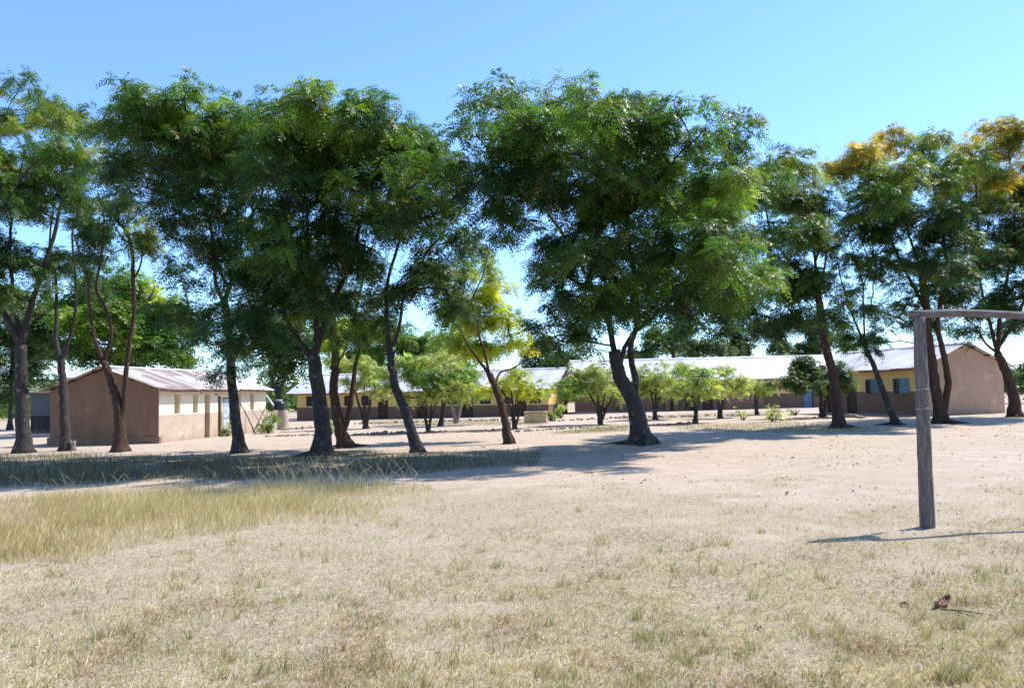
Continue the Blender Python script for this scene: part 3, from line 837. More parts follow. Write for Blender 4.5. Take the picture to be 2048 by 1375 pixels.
    np_mesh('crown', V - g0, Q, [M[leaf], M['pod']], fc, fm, False, root)
    tubes.build('trunk', M[bark], root, smooth=True)
    return root

JG = 'tall feathery trees along the yard edge'
make_tree('jacaranda_tree', 'tall airy tree at the far left with grey trunk forking low', JG, (50, 905),
  [(0.0, 19, 15, [(50, 905), (46, 840), (43, 760), (42, 690)]),
   (-0.6, 12, 4, [(42, 695), (24, 655), (0, 605), (-14, 520), (-10, 430), (8, 350)]),
   (0.5, 12, 4, [(43, 690), (60, 620), (72, 580), (95, 510), (112, 455), (126, 365), (118, 290), (80, 220)]),
   (1.0, 9, 3, [(42, 680), (27, 590), (20, 490), (30, 400), (50, 300)])],
  [(62, 180, 38, 48, 'g'), (20, 265, 55, 50), (130, 260, 75, 60, 'm'), (195, 225, 30, 35, 'm'), (60, 330, 75, 60, 'm'), (160, 330, 60, 55), (40, 420, 80, 60, 'd'), (120, 430, 60, 60, 'd'),
   (-10, 350, 60, 90), (60, 520, 60, 60, 'd'), (40, 600, 50, 45, 'd'), (10, 520, 60, 70, 'd'), (-40, 480, 60, 120, 'd')], dens=0.85, seed=1, pods=34, depth=2.6)
make_tree('jacaranda_tree', 'slender tree with straight spotted trunk standing before the left brown gable', JG, (133, 901),
  [(0.0, 14, 9, [(133, 901), (128, 830), (125, 760), (122, 715)]),
   (0.5, 9, 3, [(122, 718), (112, 682), (113, 618), (112, 560), (100, 480), (110, 400)]),
   (-0.5, 8, 3, [(124, 715), (134, 690), (148, 641), (152, 570), (145, 470), (165, 390)])],
  [(100, 590, 45, 45, 'd'), (120, 520, 65, 55, 'd'), (165, 480, 50, 60, 'd'), (100, 400, 55, 60), (175, 390, 50, 60), (150, 310, 50, 50, 'm')], dens=1.0, seed=2, depth=2.2)
make_tree('jacaranda_tree', 'reddish tree splitting into a narrow V before the left gable, with bare upper branches', JG, (240, 903),
  [(0.0, 17, 9, [(240, 903), (240, 860), (236, 815), (228, 780), (215, 740), (206, 722)]),
   (0.2, 10, 7, [(241, 850), (248, 810), (250, 769), (256, 705), (268, 618), (266, 560), (265, 507), (254, 466), (232, 440)]),
   (0.5, 8, 3, [(206, 722), (189, 676), (180, 618), (176, 560), (160, 505), (140, 450)]),
   (-0.5, 7, 3, [(208, 720), (222, 670), (214, 624), (192, 578), (200, 528), (208, 446), (195, 380)]),
   (0.3, 4, 2, [(266, 560), (281, 530), (289, 475), (300, 430)]), (-0.3, 4, 2, [(262, 490), (240, 470), (215, 425)])],
  [(285, 440, 28, 20, 'y'), (300, 505, 22, 22, 'd'), (190, 520, 40, 45, 'd'), (150, 570, 40, 50, 'd'), (210, 400, 45, 35, 'd'), (250, 400, 40, 22, 'd'), (170, 440, 40, 40, 'd')],
  dens=1.3, seed=3, bark='bark_red', depth=1.6)
make_tree('jacaranda_tree', 'leafy tree with straight dark trunk right of the cream wall, its crown spreading left', JG, (480, 905),
  [(0.0, 16, 10, [(480, 905), (471, 836), (463, 763), (460, 691), (449, 600)]),
   (0.4, 8, 3, [(450, 606), (432, 568), (425, 475), (400, 390), (370, 355), (330, 335), (285, 325)]),
   (-0.6, 9, 3, [(450, 600), (464, 556), (472, 487), (476, 430), (460, 350), (430, 270)]),
   (0.8, 6, 3, [(473, 470), (520, 400), (530, 320), (510, 240)])],
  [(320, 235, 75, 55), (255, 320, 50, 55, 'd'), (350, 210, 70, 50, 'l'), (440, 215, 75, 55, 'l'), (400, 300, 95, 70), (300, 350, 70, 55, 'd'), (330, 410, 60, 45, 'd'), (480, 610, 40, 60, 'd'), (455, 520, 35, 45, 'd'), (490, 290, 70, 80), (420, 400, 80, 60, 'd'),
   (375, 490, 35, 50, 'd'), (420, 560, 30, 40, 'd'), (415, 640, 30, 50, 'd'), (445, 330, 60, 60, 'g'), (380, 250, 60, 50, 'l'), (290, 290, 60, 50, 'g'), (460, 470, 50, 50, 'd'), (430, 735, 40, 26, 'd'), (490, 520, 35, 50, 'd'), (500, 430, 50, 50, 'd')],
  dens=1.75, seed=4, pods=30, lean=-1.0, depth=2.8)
make_tree('jacaranda_tree', 'stoutest dark trunk in the left half, tree with a tall dense dark green dome', JG, (645, 909),
  [(0.0, 23, 17, [(645, 909), (645, 846), (638, 791), (631, 737), (627, 712)]),
   (0.4, 13, 4, [(627, 716), (609, 696), (582, 655), (554, 600), (515, 520), (505, 430), (520, 330)]),
   (-0.8, 13, 4, [(628, 712), (634, 655), (623, 568), (615, 487), (612, 405), (590, 310)]),
   (0.8, 13, 4, [(629, 712), (653, 630), (668, 595), (696, 539), (712, 486), (725, 380), (700, 280)])],
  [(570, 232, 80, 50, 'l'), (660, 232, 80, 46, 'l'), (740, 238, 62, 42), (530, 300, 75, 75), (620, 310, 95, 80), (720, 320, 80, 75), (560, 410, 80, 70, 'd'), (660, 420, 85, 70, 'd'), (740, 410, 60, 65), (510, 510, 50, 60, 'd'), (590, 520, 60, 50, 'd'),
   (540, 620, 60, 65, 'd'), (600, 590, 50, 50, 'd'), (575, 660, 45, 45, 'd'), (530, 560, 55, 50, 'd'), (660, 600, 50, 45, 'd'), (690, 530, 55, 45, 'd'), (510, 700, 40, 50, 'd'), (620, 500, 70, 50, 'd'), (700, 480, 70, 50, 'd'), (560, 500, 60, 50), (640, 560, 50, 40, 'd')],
  dens=1.75, seed=5, pods=50, lean=-1.2, depth=3.0, roots=5)
make_tree('jacaranda_tree', 'twin stemmed reddish tree just behind the stout trunk, roots running out to the right', JG, (690, 894),
  [(0.0, 17, 9, [(688, 894), (678, 850), (673, 820), (667, 778), (671, 723), (664, 655), (655, 590)]),
   (0.5, 11, 5, [(683, 872), (696, 832), (705, 778), (711, 731), (719, 690), (708, 640), (725, 560), (730, 480)]),
   (0.5, 5, 2, [(672, 728), (690, 700), (700, 650)])],
  [(700, 600, 60, 50, 'd'), (745, 655, 45, 40, 'g'), (650, 640, 35, 40, 'l'), (720, 500, 70, 60, 'd'), (660, 560, 50, 50, 'd'), (690, 680, 30, 25, 'g')], dens=1.2, seed=6, bark='bark_red', depth=2.2, roots=6)
make_tree('jacaranda_tree', 'grey tree leaning left whose bent trunk stands between the stout trunk and yellow tree', JG, (838, 904),
  [(0.0, 16, 10, [(838, 904), (822, 860), (809, 819), (792, 778), (784, 737), (779, 696)]),
   (0.5, 9, 3, [(779, 700), (773, 627), (776, 560), (800, 470), (800, 380), (820, 300)]),
   (-0.6, 8, 3, [(780, 696), (790, 680), (801, 640), (806, 600), (828, 575), (852, 507), (890, 455), (880, 370)])],
  [(832, 255, 48, 50), (785, 300, 55, 55, 'l'), (865, 310, 45, 55), (850, 390, 65, 65), (785, 410, 60, 70, 'd'), (905, 370, 38, 50), (890, 460, 50, 45, 'd'), (820, 490, 60, 55, 'd'), (870, 590, 50, 30, 'd'), (915, 620, 45, 30, 'd'), (800, 590, 55, 50, 'd'), (760, 620, 40, 45, 'd'), (840, 550, 50, 45, 'd'), (870, 540, 45, 40, 'd'), (935, 470, 40, 35, 'd')],
  dens=1.6, seed=7, pods=26, lean=-1.2, depth=2.8)
make_tree('jacaranda_tree', 'small leaning tree with reddish trunk and open yellow green crown in the middle', JG, (1018, 887),
  [(0.5, 12, 9, [(1018, 887), (1008, 832), (992, 778), (978, 747)]),
   (1.2, 7, 2.5, [(979, 749), (962, 726), (937, 690), (920, 660), (893, 618)]),
   (1.6, 6, 2.5, [(978, 747), (970, 704), (959, 674), (955, 635), (945, 600), (965, 552), (975, 510)]),
   (1.0, 5, 2, [(990, 772), (1000, 745), (1030, 734), (1060, 705)])],
  [(955, 515, 50, 35, 'y', 3.2), (1000, 560, 38, 35, 'y', 3.2), (920, 590, 42, 42, 'y', 2.8), (1015, 645, 55, 35, 'y', 3.0), (950, 650, 50, 40, 'y', 3.2), (1045, 690, 42, 30, 'y', 2.8), (900, 640, 35, 32, 'y', 3.0), (985, 700, 45, 22, 'y', 3.0), (930, 700, 32, 25, 'y', 2.8), (975, 600, 45, 35, 'y', 3.2)],
  dens=1.25, seed=8, bark='bark_red', leaf='leaf_thin', depth=1.2, clump=0.5)
make_tree('jacaranda_tree', 'biggest tree right of centre, twisted double trunk under a huge round crown', JG, (1283, 888),
  [(0.0, 27, 17, [(1282, 888), (1275, 835), (1262, 791), (1244, 764), (1234, 731), (1228, 700)]),
   (0.5, 13, 8, [(1266, 800), (1272, 764), (1263, 723), (1262, 687), (1275, 640), (1270, 560), (1256, 486), (1254, 400), (1240, 300)]),
   (-0.4, 10, 5, [(1238, 745), (1242, 720), (1252, 690), (1270, 664), (1300, 640), (1350, 590), (1400, 520), (1420, 430), (1400, 340)]),
   (0.3, 11, 4, [(1228, 702), (1215, 640), (1185, 575), (1160, 527), (1138, 486), (1104, 438), (1060, 380), (1030, 310)]),
   (-0.8, 8, 3, [(1222, 670), (1215, 580), (1180, 480), (1170, 380), (1150, 280)]),
   (-0.8, 7, 3, [(1270, 570), (1310, 480), (1330, 390), (1310, 290)])],
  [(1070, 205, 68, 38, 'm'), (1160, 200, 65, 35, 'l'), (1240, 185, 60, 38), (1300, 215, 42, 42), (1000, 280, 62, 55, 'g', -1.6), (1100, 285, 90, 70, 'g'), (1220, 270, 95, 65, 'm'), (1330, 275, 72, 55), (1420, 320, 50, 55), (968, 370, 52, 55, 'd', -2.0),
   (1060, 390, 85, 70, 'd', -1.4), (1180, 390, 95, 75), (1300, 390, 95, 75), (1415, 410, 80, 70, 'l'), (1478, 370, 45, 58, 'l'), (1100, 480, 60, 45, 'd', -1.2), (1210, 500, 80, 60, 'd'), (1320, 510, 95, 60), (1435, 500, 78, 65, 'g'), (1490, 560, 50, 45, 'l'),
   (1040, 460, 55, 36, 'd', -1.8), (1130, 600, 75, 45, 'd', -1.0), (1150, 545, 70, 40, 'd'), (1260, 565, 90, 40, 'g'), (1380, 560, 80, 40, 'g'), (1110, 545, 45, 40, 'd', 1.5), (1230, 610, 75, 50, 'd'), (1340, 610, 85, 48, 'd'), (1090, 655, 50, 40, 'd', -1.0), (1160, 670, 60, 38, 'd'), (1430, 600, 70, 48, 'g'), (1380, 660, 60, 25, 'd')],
  dens=1.75, seed=9, pods=60, depth=2.6, roots=6, lean=-3.0)
make_tree('jacaranda_tree', 'dark red trunk leaning left, thin crowned tree before the dense broadleaf sapling', JG, (1678, 856),
  [(0.0, 16, 9, [(1678, 856), (1674, 807), (1665, 749), (1648, 676), (1641, 620), (1632, 560)]),
   (0.4, 5, 2, [(1640, 600), (1604, 577), (1553, 560), (1520, 540)]),
   (-0.6, 6, 2.5, [(1634, 565), (1600, 540), (1575, 520), (1540, 458), (1530, 380), (1540, 310)]),
   (0.6, 6, 2.5, [(1632, 560), (1628, 500), (1612, 420), (1605, 340)]), (-0.4, 5, 2, [(1630, 520), (1655, 460), (1660, 400)])],
  [(1540, 310, 42, 38, 'm'), (1600, 325, 42, 35, 'm'), (1520, 390, 45, 60), (1600, 400, 60, 60), (1655, 420, 35, 50, 'm'), (1560, 470, 55, 50), (1640, 490, 40, 40, 'd'), (1520, 560, 35, 32, 'l'), (1560, 590, 48, 30, 'd'), (1540, 540, 50, 35, 'd'), (1600, 560, 50, 40, 'd'), (1510, 620, 40, 35, 'd'), (1650, 560, 40, 35, 'd'), (1620, 640, 50, 22, 'd'), (1580, 640, 40, 30, 'd'), (1500, 470, 30, 40)],
  dens=1.65, dfac=.95, seed=10, pods=18, bark='bark_red', depth=2.4, roots=4)
make_tree('jacaranda_tree', 'thin bent sapling with a sparse forked top before the blue shuttered windows', JG, (1793, 849),
  [(0.0, 10, 6, [(1793, 849), (1774, 801), (1758, 758), (1744, 723), (1731, 697)]),
   (0.3, 5, 2, [(1732, 699), (1718, 662), (1706, 633), (1692, 589), (1680, 551), (1672, 500)]),
   (-0.3, 4, 2, [(1731, 697), (1728, 647), (1727, 572), (1739, 535), (1720, 470)]), (0.3, 2.5, 1.5, [(1727, 570), (1705, 496), (1690, 440)])],
  [(1700, 585, 22, 16), (1690, 640, 18, 20, 'd'), (1715, 450, 42, 45), (1690, 510, 25, 25), (1745, 500, 30, 30)], dens=0.9, seed=11, depth=1.4, roots=5)
make_tree('jacaranda_tree', 'twin trunked tree behind the goal post, crown turning golden at the top', JG, (1886, 846),
  [(0.0, 17, 9, [(1882, 846), (1873, 787), (1863, 720), (1857, 676), (1853, 623), (1840, 520)]),
   (-0.5, 13, 6, [(1884, 838), (1896, 764), (1885, 700), (1875, 640), (1893, 540), (1880, 440), (1860, 340)]),
   (0.6, 6, 2.5, [(1853, 620), (1810, 540), (1770, 450), (1740, 350), (1725, 290)]), (-0.5, 5, 2, [(1845, 550), (1810, 440), (1800, 340)])],
  [(1715, 270, 50, 28, 'o'), (1790, 270, 48, 32, 'o'), (1850, 275, 38, 35, 'm'), (1700, 320, 40, 40, 'm'), (1780, 345, 75, 50, 'm'), (1855, 360, 60, 55), (1740, 420, 65, 50), (1830, 450, 80, 60, 'd'), (1905, 460, 45, 65, 'd'), (1790, 530, 65, 45, 'd'), (1860, 550, 60, 50, 'd'), (1770, 610, 50, 32, 'd'), (1755, 680, 45, 26, 'd'), (1830, 640, 45, 35, 'd'), (1910, 590, 50, 50, 'd')],
  dens=1.7, dfac=.95, seed=12, pods=16, bark='bark_red', depth=2.8, roots=6)
make_tree('jacaranda_tree', 'curved red trunk at the far right edge, crown with a wide golden patch', JG, (2030, 833),
  [(0.0, 17, 10, [(2032, 833), (2026, 787), (2009, 734), (1994, 705)]),
   (0.5, 7, 3, [(1995, 707), (1980, 647), (1960, 560), (1955, 440), (1950, 340)]),
   (-0.5, 8, 3, [(1996, 705), (2000, 633), (2020, 520), (2030, 400), (2015, 290)]), (0.2, 5, 2, [(1994, 705), (1971, 686), (1953, 656), (1925, 630)]),
   (-0.3, 7, 3, [(2000, 690), (2040, 620), (2080, 500), (2085, 380)])],
  [(1950, 320, 70, 42, 'o'), (1920, 375, 45, 38, 'o'), (1990, 250, 55, 26, 'o'), (2040, 260, 40, 35, 'm'), (2055, 370, 65, 75), (1960, 430, 65, 50, 'm'), (2030, 470, 75, 75, 'd'), (1960, 530, 60, 50, 'd'), (2045, 590, 55, 45, 'd'), (2030, 650, 45, 32, 'd'), (1945, 620, 45, 38, 'd'), (1925, 665, 32, 22, 'd'), (2110, 430, 70, 130), (1990, 350, 50, 40, 'o')],
  dens=1.7, dfac=.95, seed=13, pods=14, bark='bark_red', depth=2.8, roots=4)
make_tree('jacaranda_tree', 'tree beyond the left edge of the yard row, only its outermost branches in view', JG, (-70, 906),
  [(0.0, 19, 12, [(-70, 906), (-72, 800), (-75, 700)]), (0.6, 10, 4, [(-75, 702), (-95, 560), (-80, 420), (-60, 300)]), (-0.6, 8, 3, [(-75, 700), (-40, 600), (-30, 480), (-20, 350), (-8, 220)])],
  [(-90, 280, 70, 70), (-10, 160, 14, 30, 'm'), (-60, 380, 70, 70), (-110, 450, 80, 90, 'd'), (-50, 520, 50, 60, 'd')], dens=1.0, seed=14, depth=2.5)

# ---- small yard trees
SG = 'small round crowned trees planted in the yard'
def small(label, base, stems, blobs, seed, key='s', dens=6.0, cat='tree', bark='bark', **k):
    bl = [(b[0], b[1] + 3, b[2] * (1.45 if key == 's' else 1.25), b[3] * 1.35, b[4] if len(b) > 4 else (key if key == 'b' or random.random() < .75 else 'l')) for b in blobs]
    kw = dict(dens=dens * .60, twigs=5, whorl=7, flen=(0.24, 0.42), clump=0.34, inset=0.12, depth=1.2, seed=seed, droop=(0.3, 0.9), pairs=5, plen=0.34, pw=0.14, flare=0.4, leaf='leaf_thin', bark=bark, wind=(-0.05, 0, 0))
    kw.update(k)
    return make_tree('yard_tree', label, SG, base, stems, bl, cat=cat, **kw)
def vstems(b, tops, r=3.5):
    bx, by = b
    out = []
    for i, (tx, ty) in enumerate(tops):
        out.append((random.uniform(-.4, .4), r if i == 0 else r * .75, 1.5, [(bx, by), (bx + (tx - bx) * .35 + random.uniform(-3, 3), by + (ty - by) * .45), (tx, ty)]))
    return out
small('thin yard tree with V branches between the twin reddish trunks and leaning grey trunk', (732, 857), vstems((732, 857), [(728, 770), (705, 765), (756, 755)], 5), [(740, 735, 45, 28), (715, 765, 30, 20), (760, 760, 35, 25), (700, 720, 28, 22)], 31)
small('bushy pale green yard tree just right of the leaning grey trunk', (858, 863), vstems((858, 863), [(842, 800), (862, 780), (880, 790)], 3.5), [(830, 775, 55, 26), (880, 755, 55, 34), (860, 715, 48, 26), (915, 780, 38, 20), (810, 740, 35, 25)], 32)
small('yellowish yard tree left of the leaning yellow tree, one dark upright stem', (881, 851), vstems((881, 851), [(884, 790), (905, 770)], 4.5), [(925, 770, 40, 24), (900, 735, 45, 26), (945, 785, 28, 16), (930, 740, 35, 22)], 33, 'l')
small('many stemmed yellow green yard tree under the leaning yellow tree', (1030, 857), vstems((1030, 857), [(1010, 790), (1022, 780), (1036, 785), (1050, 790)], 4), [(1040, 775, 45, 24), (1020, 745, 40, 20), (1070, 770, 28, 20), (1000, 770, 30, 20)], 34, 'y')
small('wide many stemmed yard tree left of the biggest tree', (1201, 849), vstems((1201, 849), [(1180, 790), (1195, 780), (1210, 785), (1225, 790), (1165, 765)], 4.5), [(1155, 755, 42, 24), (1195, 765, 48, 26), (1130, 775, 28, 18), (1180, 735, 45, 16), (1225, 775, 25, 20)], 35)
small('airy yard tree close behind the biggest trunk on its right', (1310, 839), vstems((1310, 839), [(1300, 780), (1312, 770), (1326, 775)], 4), [(1305, 750, 38, 26), (1330, 765, 32, 24), (1300, 778, 25, 16), (1345, 735, 28, 18)], 36)
small('round yard tree on two straight stems, first of the trio right of the biggest tree', (1390, 846), vstems((1390, 846), [(1384, 785), (1400, 780)], 4), [(1388, 760, 36, 30), (1365, 782, 26, 18), (1410, 775, 28, 20), (1380, 735, 25, 14)], 37)
small('round full yard tree, middle one of the trio right of the biggest tree', (1441, 836), vstems((1441, 836), [(1436, 785), (1447, 780)], 4), [(1455, 755, 36, 26), (1435, 775, 28, 18), (1478, 770, 24, 18)], 38)
small('smallest yard tree of the trio, before the bare brick panel', (1515, 829), vstems((1515, 829), [(1511, 785), (1520, 780)], 3), [(1518, 768, 26, 18), (1500, 760, 18, 14), (1535, 775, 16, 10)], 39)
small('dense dark green broadleaf yard tree beside the dark red leaning trunk', (1645, 834), vstems((1645, 834), [(1640, 775), (1655, 765)], 6), [(1620, 738, 48, 26), (1585, 755, 32, 18), (1660, 745, 36, 26), (1695, 745, 26, 20), (1625, 765, 40, 14), (1610, 722, 28, 12)], 40, 'b', pw=0.2, plen=0.45, leaf='leaf')
small('pale twin trunked tree behind the leaning yellow tree, against the back block', (913, 846), [(0, 3.6, 2.4, [(905, 846), (902, 790), (900, 720), (895, 670)]), (0.3, 3.4, 2.2, [(914, 843), (922, 800), (915, 720), (925, 660)])], [(900, 690, 55, 30), (940, 700, 35, 25), (870, 680, 35, 25), (910, 655, 40, 18)], 41, 'l', dens=3.0, bark='bark_pale')

BG = 'leafy garden bushes'
def bush(label, base, blobs, seed, key='s'):
    k = [(*b, key) for b in blobs]
    r = make_tree('bush', label, BG, base, [(0, 1.5, .8, [base, (base[0] + 1, base[1] - 12)]), (.2, 1.2, .6, [base, (base[0] - 8, base[1] - 12)]), (-.2, 1.2, .6, [base, (base[0] + 9, base[1] - 11)])], k, dens=14, twigs=4, whorl=4, flen=(.16, .30),
                  clump=.2, depth=.5, seed=seed, pairs=4, plen=.4, pw=.2, flare=0, leaf='leaf_thin', cat='bush', wind=(0, 0, 0), inset=.03)
    return r
bush('bright green bush in front of the drum stand at the left block corner', (537, 866), [(535, 848, 17, 18), (548, 838, 10, 12), (525, 858, 10, 8)], 51, 'l')
bush('low green bush by the metal door of the left block', (455, 872), [(452, 862, 12, 10), (460, 856, 8, 8)], 52)
bush('green bush right of the small yard trees, left of the dense broadleaf tree', (1544, 843), [(1542, 831, 15, 10), (1550, 824, 10, 9)], 53)
bush('little green bush under the dense broadleaf yard tree', (1591, 830), [(1590, 824, 11, 7)], 54, 'l')
bush('low sprawling bush right of the trio of yard trees', (1487, 840), [(1486, 830, 9, 8)], 55)
bush('green bush beside the low cement tank at the gap between the back blocks', (1101, 842), [(1101, 828, 9, 13)], 56, 'l')
bush('slim green shrub rising between the stout trunk and its twin stemmed neighbour', (663, 868), [(664, 852, 6, 14)], 57, 'l')

bush('pale shrub seen in the gap between the two back blocks', (1121, 836), [(1121, 822, 13, 13), (1112, 826, 8, 9)], 58)
# ---- trees behind the buildings
TG = 'trees growing behind the school blocks'
def back(label, base, Y, trunk, blobs, seed, dens=0.8, bark='bark', **k):
    kw = dict(dens=dens * 1.2, twigs=8, whorl=8, leaf='leaf_thin', flen=(0.6, 0.95), clump=0.9, depth=3.0, seed=seed, pairs=5, plen=.32, pw=.13, ydepth=Y, bark=bark, flare=.4); kw.update(k)
    return make_tree('background_tree', label, TG, base, trunk, blobs, **kw)
back('broad yellow green tree rising behind the ridge of the left block', (255, 840), 52, [(0, 14, 8, [(255, 840), (252, 760), (250, 690)]), (1, 7, 3, [(251, 700), (210, 630), (190, 580)]), (-1, 7, 3, [(250, 690), (290, 620), (310, 570)])],
     [(230, 565, 75, 45, 'l'), (300, 590, 65, 50, 'y'), (170, 590, 60, 50, 'g'), (250, 620, 85, 50, 'l'), (340, 630, 50, 45, 'l'), (300, 620, 60, 50, 'l'), (180, 640, 65, 50, 'l'), (250, 670, 80, 50, 'l'), (330, 690, 60, 45, 'g'), (160, 710, 55, 35, 'b'), (280, 720, 80, 30, 'g')], 61)
back('dark rounded tree right behind the left block beside a strip of sky', (360, 820), 58, [(0, 10, 5, [(360, 820), (362, 740), (365, 690)])], [(365, 640, 38, 40, 'g'), (370, 695, 38, 36, 'g'), (345, 670, 40, 40, 'b'), (380, 660, 25, 30, 'd')], 62)
back('dim bluish tree at the left edge behind the grey block', (20, 840), 66, [(0, 6, 3.5, [(20, 840), (22, 760), (25, 690)]), (0.5, 6, 3, [(22, 740), (50, 690), (70, 650)])], [(10, 660, 60, 65, 'd'), (70, 640, 55, 60, 'b'), (120, 620, 50, 50, 'b'), (30, 600, 60, 50, 'b'), (70, 700, 50, 60, 'b'), (-40, 720, 60, 70, 'd'), (50, 750, 50, 35, 'd'), (110, 690, 40, 50, 'b'), (0, 790, 40, 25, 'b')], 63, dens=.8)
back('dark tree with leaning trunk in the gap between left block and back block', (568, 852), 55, [(0, 9, 6, [(568, 852), (560, 800), (545, 765), (540, 720)]), (.5, 7, 3, [(556, 790), (575, 740), (590, 690)]), (-.5, 5, 2.5, [(541, 730), (530, 690), (525, 650)])],
     [(545, 690, 60, 55, 'd'), (500, 700, 40, 50, 'd'), (560, 740, 35, 30, 'd'), (590, 690, 45, 50, 'd'), (525, 640, 45, 45, 'd'), (600, 730, 28, 22, 'd'), (575, 640, 45, 40, 'b')], 64, dens=1.0)
back('yellow leaved tree behind the back block seen between stout trunk and twin stems', (690, 830), 80, [(0, 8, 5, [(690, 830), (690, 740), (685, 690)])], [(685, 645, 45, 34, 'y'), (640, 660, 35, 40, 'd'), (720, 660, 40, 40, 'l'), (690, 720, 50, 24, 'g'), (660, 690, 30, 30, 'y'), (715, 700, 30, 28, 'l')], 65)
back('mixed green tree behind the back block left of the yellow tree', (810, 830), 84, [(0, 8, 5, [(810, 830), (810, 740), (805, 700)])], [(790, 670, 45, 40, 'l'), (760, 700, 40, 34, 'g'), (830, 720, 60, 24, 'g'), (920, 690, 45, 30, 'l'), (840, 690, 45, 32, 'g'), (880, 670, 35, 30, 'l')], 66)
back('dark drooping tree in the gap between the two back blocks', (1112, 838), 74, [(0, 8, 5, [(1112, 838), (1112, 780), (1108, 730)])], [(1105, 720, 36, 38, 'd'), (1070, 720, 40, 26, 'd'), (1150, 710, 40, 26, 'd'), (1090, 690, 40, 30, 'd'), (1125, 700, 40, 25, 'd'), (1115, 755, 20, 25, 'd')], 67)
back('leafy green tree behind the right back block just right of the biggest trunk', (1350, 830), 82, [(0, 8, 5, [(1350, 830), (1350, 740), (1345, 700)])], [(1340, 665, 50, 42, 'g'), (1270, 700, 45, 22, 'g'), (1420, 690, 40, 30, 'b'), (1385, 690, 45, 32, 'b'), (1310, 690, 35, 28, 'g')], 68)
back('dark wide tree behind the roof of the right back block', (1500, 830), 86, [(0, 9, 5, [(1500, 830), (1500, 740), (1495, 690)])], [(1480, 670, 50, 40, 'd'), (1530, 655, 48, 45, 'd'), (1450, 690, 40, 28, 'd'), (1560, 690, 40, 28, 'd')], 69, dens=1.0)
back('mid green tree behind the right back block ending beside open sky', (1640, 830), 80, [(0, 9, 5, [(1640, 830), (1640, 740), (1638, 690)])], [(1620, 650, 48, 40, 'd'), (1665, 675, 40, 34, 'g'), (1600, 690, 40, 28, 'd'), (1695, 695, 20, 16, 'g')], 70, dens=1.0)
back('low tree past the right end of the pink gable block', (2062, 820), 58, [(0, 6, 4, [(2062, 820), (2062, 790), (2058, 770)])], [(2055, 760, 25, 25, 'b'), (2080, 740, 30, 30, 'd')], 71)

# far bushland line: nobody could count it
def far_bush():
    rg = np.random.default_rng(5); n = 5200
    th = rg.uniform(-0.75, 0.75, n); rr = rg.uniform(120, 320, n)
    X = rr * np.sin(th); Y = rr * np.cos(th); H = rg.uniform(1.0, 5.5, n) * (0.4 + vnoise(X + 900, Y + 900, 22, 8))
    m_ = 26
    O = np.stack([X, Y, ground(X, Y) + 0.2], -1)
    c = np.repeat(O, m_, 0); h = np.repeat(H, m_)
    v = unit(rg.normal(0, 1, (n * m_, 3))) * rg.random((n * m_, 1)) ** .4
    c = c + v * np.stack([h * .7, h * .7, h * .5], -1); c[:, 2] += h * .5
    a = unit(rg.normal(0, 1, (n * m_, 3))); b = unit(np.cross(a, rg.normal(0, 1, (n * m_, 3)))); s = rg.uniform(.25, .7, (n * m_, 1))
    V = np.stack([c - a * s, c + b * s * .6, c + a * s, c - b * s * .6], 1).reshape(-1, 3)
    lo, hi = np.array(PAL['d'][0]), np.array(PAL['m'][0])
    col = np.repeat(lo + (hi - lo) * rg.random((n, 1)), m_, 0)
    o = np_mesh('distant_bushland', V, np.arange(len(V)).reshape(-1, 4), M['leaf'], col)
    tag(o, 'hazy line of far bushland seen in gaps between the blocks', 'bushland', kind='stuff')
far_bush()

# ------------------------------------------------------------------ grass
def blades(P, H, lean, head, W, col, name, label, seg=2, curl=0.5, cat='grass'):
    """grass blades: two-quad tapered strips bending over as they rise"""
    n = len(P); d = np.stack([np.cos(head), np.sin(head), np.zeros(n)], -1)
    s = np.stack([-np.sin(head + 1.1), np.cos(head + 1.1), np.zeros(n)], -1)
    up_ = np.array([0, 0, 1.0]); rows_ = []
    for k in range(seg + 1):
        u = k / seg; a = lean * (1 + curl * u) * 0.8
        c = P + (d * np.sin(a)[:, None] + up_ * np.cos(a)[:, None]) * (H * u)[:, None]
        c[:, 2] = np.maximum(c[:, 2], P[:, 2] + 0.006 * (k > 0))
        w_ = (W * (1 - u) ** 0.7 * 0.5 + 0.0004)[:, None]
        rows_.append(c - s * w_); rows_.append(c + s * w_)
    V = np.stack(rows_, 1); k2 = 2 * (seg + 1)
    base = (np.arange(n) * k2)[:, None, None]
    q = np.array([[2 * k, 2 * k + 1, 2 * k + 3, 2 * k + 2] for k in range(seg)])[None]
    Q = (base + q).reshape(-1, 4)
    o = np_mesh(name, V.reshape(-1, 3), Q, M['grass'], np.repeat(col, seg, 0))
    tag(o, label, cat, kind='stuff')
    return o

def px_to_ground(px, py):
    d = fwd[None] + ((px - 1024) / FPX)[:, None] * rt[None] - ((py - 687.5) / FPX)[:, None] * up[None]
    t = -CAM[2] / d[:, 2]
    for _ in range(8):
        p = CAM + d * t[:, None]; t = (ground(p[:, 0], p[:, 1]) - CAM[2]) / d[:, 2]
    p = CAM + d * t[:, None]; p[:, 2] = ground(p[:, 0], p[:, 1])
    return p

